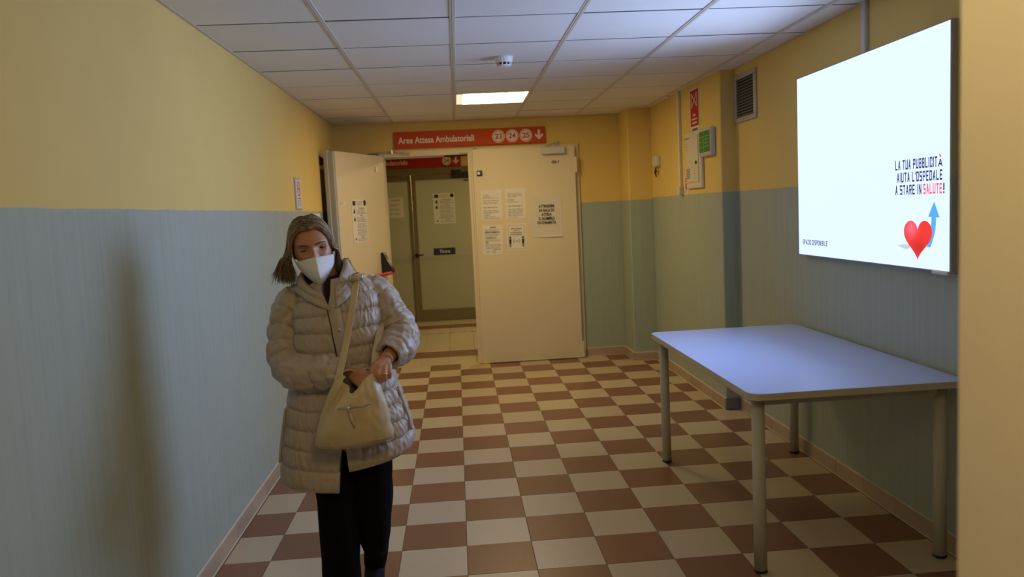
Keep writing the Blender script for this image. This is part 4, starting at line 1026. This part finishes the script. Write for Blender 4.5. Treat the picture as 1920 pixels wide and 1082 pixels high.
# ring
rc = W((721, 701, -.2835)); mb = MB(); mb.smooth = True
mb.grid([[rc+Vector((math.cos(a)*(.0095+.0016*math.cos(b)), math.sin(a)*(.0095+.0016*math.cos(b)), .0025*math.sin(b))) for b in [2*math.pi*q/8 for q in range(8)]] for a in [2*math.pi*q/24 for q in range(24)]], cu=True, cv=True)
ell(mb, rc+Vector((0, -.011, 0)), (.006, .003, .006)); mb.build('ring', GOLD, wm)

# ================================================================== handbag
bc = W((665, 835, -.27))
hb = tag(empty('handbag', bc, 'cream leather shoulder bag held open by the masked woman', 'bag'))
BS = [(0.00, 672, 707, 29, .046, -.268), (.08, 670, 718, 36, .052, -.272), (.20, 667, 738, 46, .058, -.275), (.45, 665, 772, 58, .064, -.272), (.72, 664, 805, 67, .062, -.268), (.90, 664, 828, 66, .048, -.262), (1.0, 663, 838, 56, .022, -.258)]
def bag_pt(s, a, inset=0.0):
    for q in range(len(BS)-1):
        if BS[q][0] <= s <= BS[q+1][0]: S_ = crom_at(BS, q+(s-BS[q][0])/(BS[q+1][0]-BS[q][0])); break
    c = W((S_[1], S_[2], S_[5])); aa, bb = S_[3]*PXM-inset, S_[4]-inset
    e = 2/2.2; sx = math.copysign(abs(math.sin(a))**e, math.sin(a)); cv_ = math.copysign(abs(math.cos(a))**e, math.cos(a))
    p = c+Vector((aa*sx, -bb*cv_, 0))
    rim = max(0, 1-s/.35)
    p.z += rim*(-.052*math.exp(-((a+.40)/.62)**2)+.016*max(0, -math.cos(a))+.014*max(0, math.sin(a))+.020*max(0, -math.sin(a)-.3))
    sag = math.sin(math.pi*min(1, s))
    fold = .010*math.sin(a*3.1+s*4+.6)*sag*math.exp(-((a+1.0)/.7)**2)*2+.007*noise.noise(Vector((math.sin(a)*2.5, s*3.2, 4)))*sag+.003*noise.noise(Vector((math.sin(a)*7, s*7, 9)))
    fold -= .016*math.exp(-((a+.75+.25*s)/.14)**2)*smoothstep((.8-s)/.5)
    fold -= .012*math.exp(-((a+1.25+.12*s)/.12)**2)*smoothstep((.85-s)/.5)-.007*math.exp(-((a+1.0+.2*s)/.13)**2)*smoothstep((.8-s)/.5)
    n_ = Vector((math.sin(a)/max(aa, .01), -math.cos(a)/max(bb, .01), 0)).normalized()
    if s > .85: p.z += .014*(math.sin(a)**2)*(s-.85)/.15+.006*math.sin(a)
    return p+n_*fold
NA = 96
ang = [-math.pi+2*math.pi*k/NA for k in range(NA)]
mb = MB(); mb.smooth = True
mb.grid([[bag_pt(i/60, a) for a in ang] for i in range(61)], cv=True, cap1=True)
mb.grid([[bag_pt(0, a) for a in ang], [bag_pt(0, a, .002)+Vector((0, 0, .003)) for a in ang], [bag_pt(0, a, .005) for a in ang]], cv=True)
mb.build('bag_body', BAG, hb)
mb = MB(); mb.smooth = True; mb.grid([[bag_pt(i*.02, a, .005) for a in ang] for i in range(31)], cv=True, cap1=True); mb.build('bag_lining', BAG_IN, hb)
def strap(pts, name, wd=.0150, th=.16):
    P = crom([tuple(W(p)) for p in pts], 60); mb = MB(); mb.smooth = True
    ww = [wd]*60
    mb.tube(P, ww, 12, flat=th, up=(0.15, -1, .1)); return mb.build(name, BAG, hb)
strap([(695, 575, .15), (688, 540, .12), (678, 517, .05), (670, 515, -.03), (667, 527, -.095), (662, 565, -.158), (655, 605, -.182), (648, 645, -.205), (642, 675, -.232), (637, 698, -.258), (630, 722, -.272)], 'strap')
strap([(719, 588, -.005), (714, 612, -.070), (709, 640, -.125), (704, 668, -.19), (703, 703, -.262)], 'strap', .014)
mb = MB(); mb.smooth = True; a, b = W((658, 522, -.098)), W((679, 520, -.098)); mb.tube([a, b], .0135, 14); bk = mb.build('strap_keeper', BAG, hb)
for q in (-.002, 1.002):
    mb = MB(); mb.smooth = True; c = a.lerp(b, q); mb.tube([c-Vector((.002, 0, 0)), c+Vector((.002, 0, 0))], .0150, 14); mb.build('metal_ring', STEEL, bk)
# side gusset seam, zip pocket
mb = MB(); mb.smooth = True
ZP = [bag_pt(.335-.028*t, -.42+1.02*t)+Vector((0, -.0015, 0)) for t in [i/20 for i in range(21)]]
mb.tube(ZP, .0045, 8, flat=.35, up=(0, -1, 0)); zp = mb.build('zip_tape', mat('zip_tape', (.40, .33, .20), .6), hb)
mb = MB(); mb.smooth = True; mb.tube([p+Vector((0, -.0022, 0)) for p in ZP], .0010, 6); mb.build('zip_teeth', STEEL, zp)
zs = ZP[6]; mb = MB(); mb.smooth = True; ell(mb, zs+Vector((0, -.006, 0)), (.007, .004, .006)); mb.tube([zs+Vector((0, -.008, 0)), zs+Vector((.004, -.010, -.016))], .003, 8); sl = mb.build('zip_slider', STEEL, zp)
mb = MB(); mb.smooth = True; mb.tube([zs+Vector((.004, -.009, -.014)), zs+Vector((.010, -.008, -.040)), zs+Vector((.020, -.006, -.066))], [.0045, .0055, .0040], 8, flat=.4, up=(0, -1, 0)); mb.build('zip_pull', BAG, zp)
mb = MB(); mb.smooth = True; mb.tube([bag_pt(s_, -.92-.25*s_)+Vector((0, -.001, 0)) for s_ in [i/30*.95 for i in range(31)]], .0013, 6); mb.build('seam', BAG, hb)

# small print and flat artwork stay joined
for o in list(COL.objects):
    if o.parent is not None and o.name.split('.')[0] in ('lettering', 'heading', 'red_lettering', 'pictogram', 'pink_lettering', 'caption', 'red_field', 'door_number', 'number', 'prohibition_ring'): o['kind'] = 'stuff'
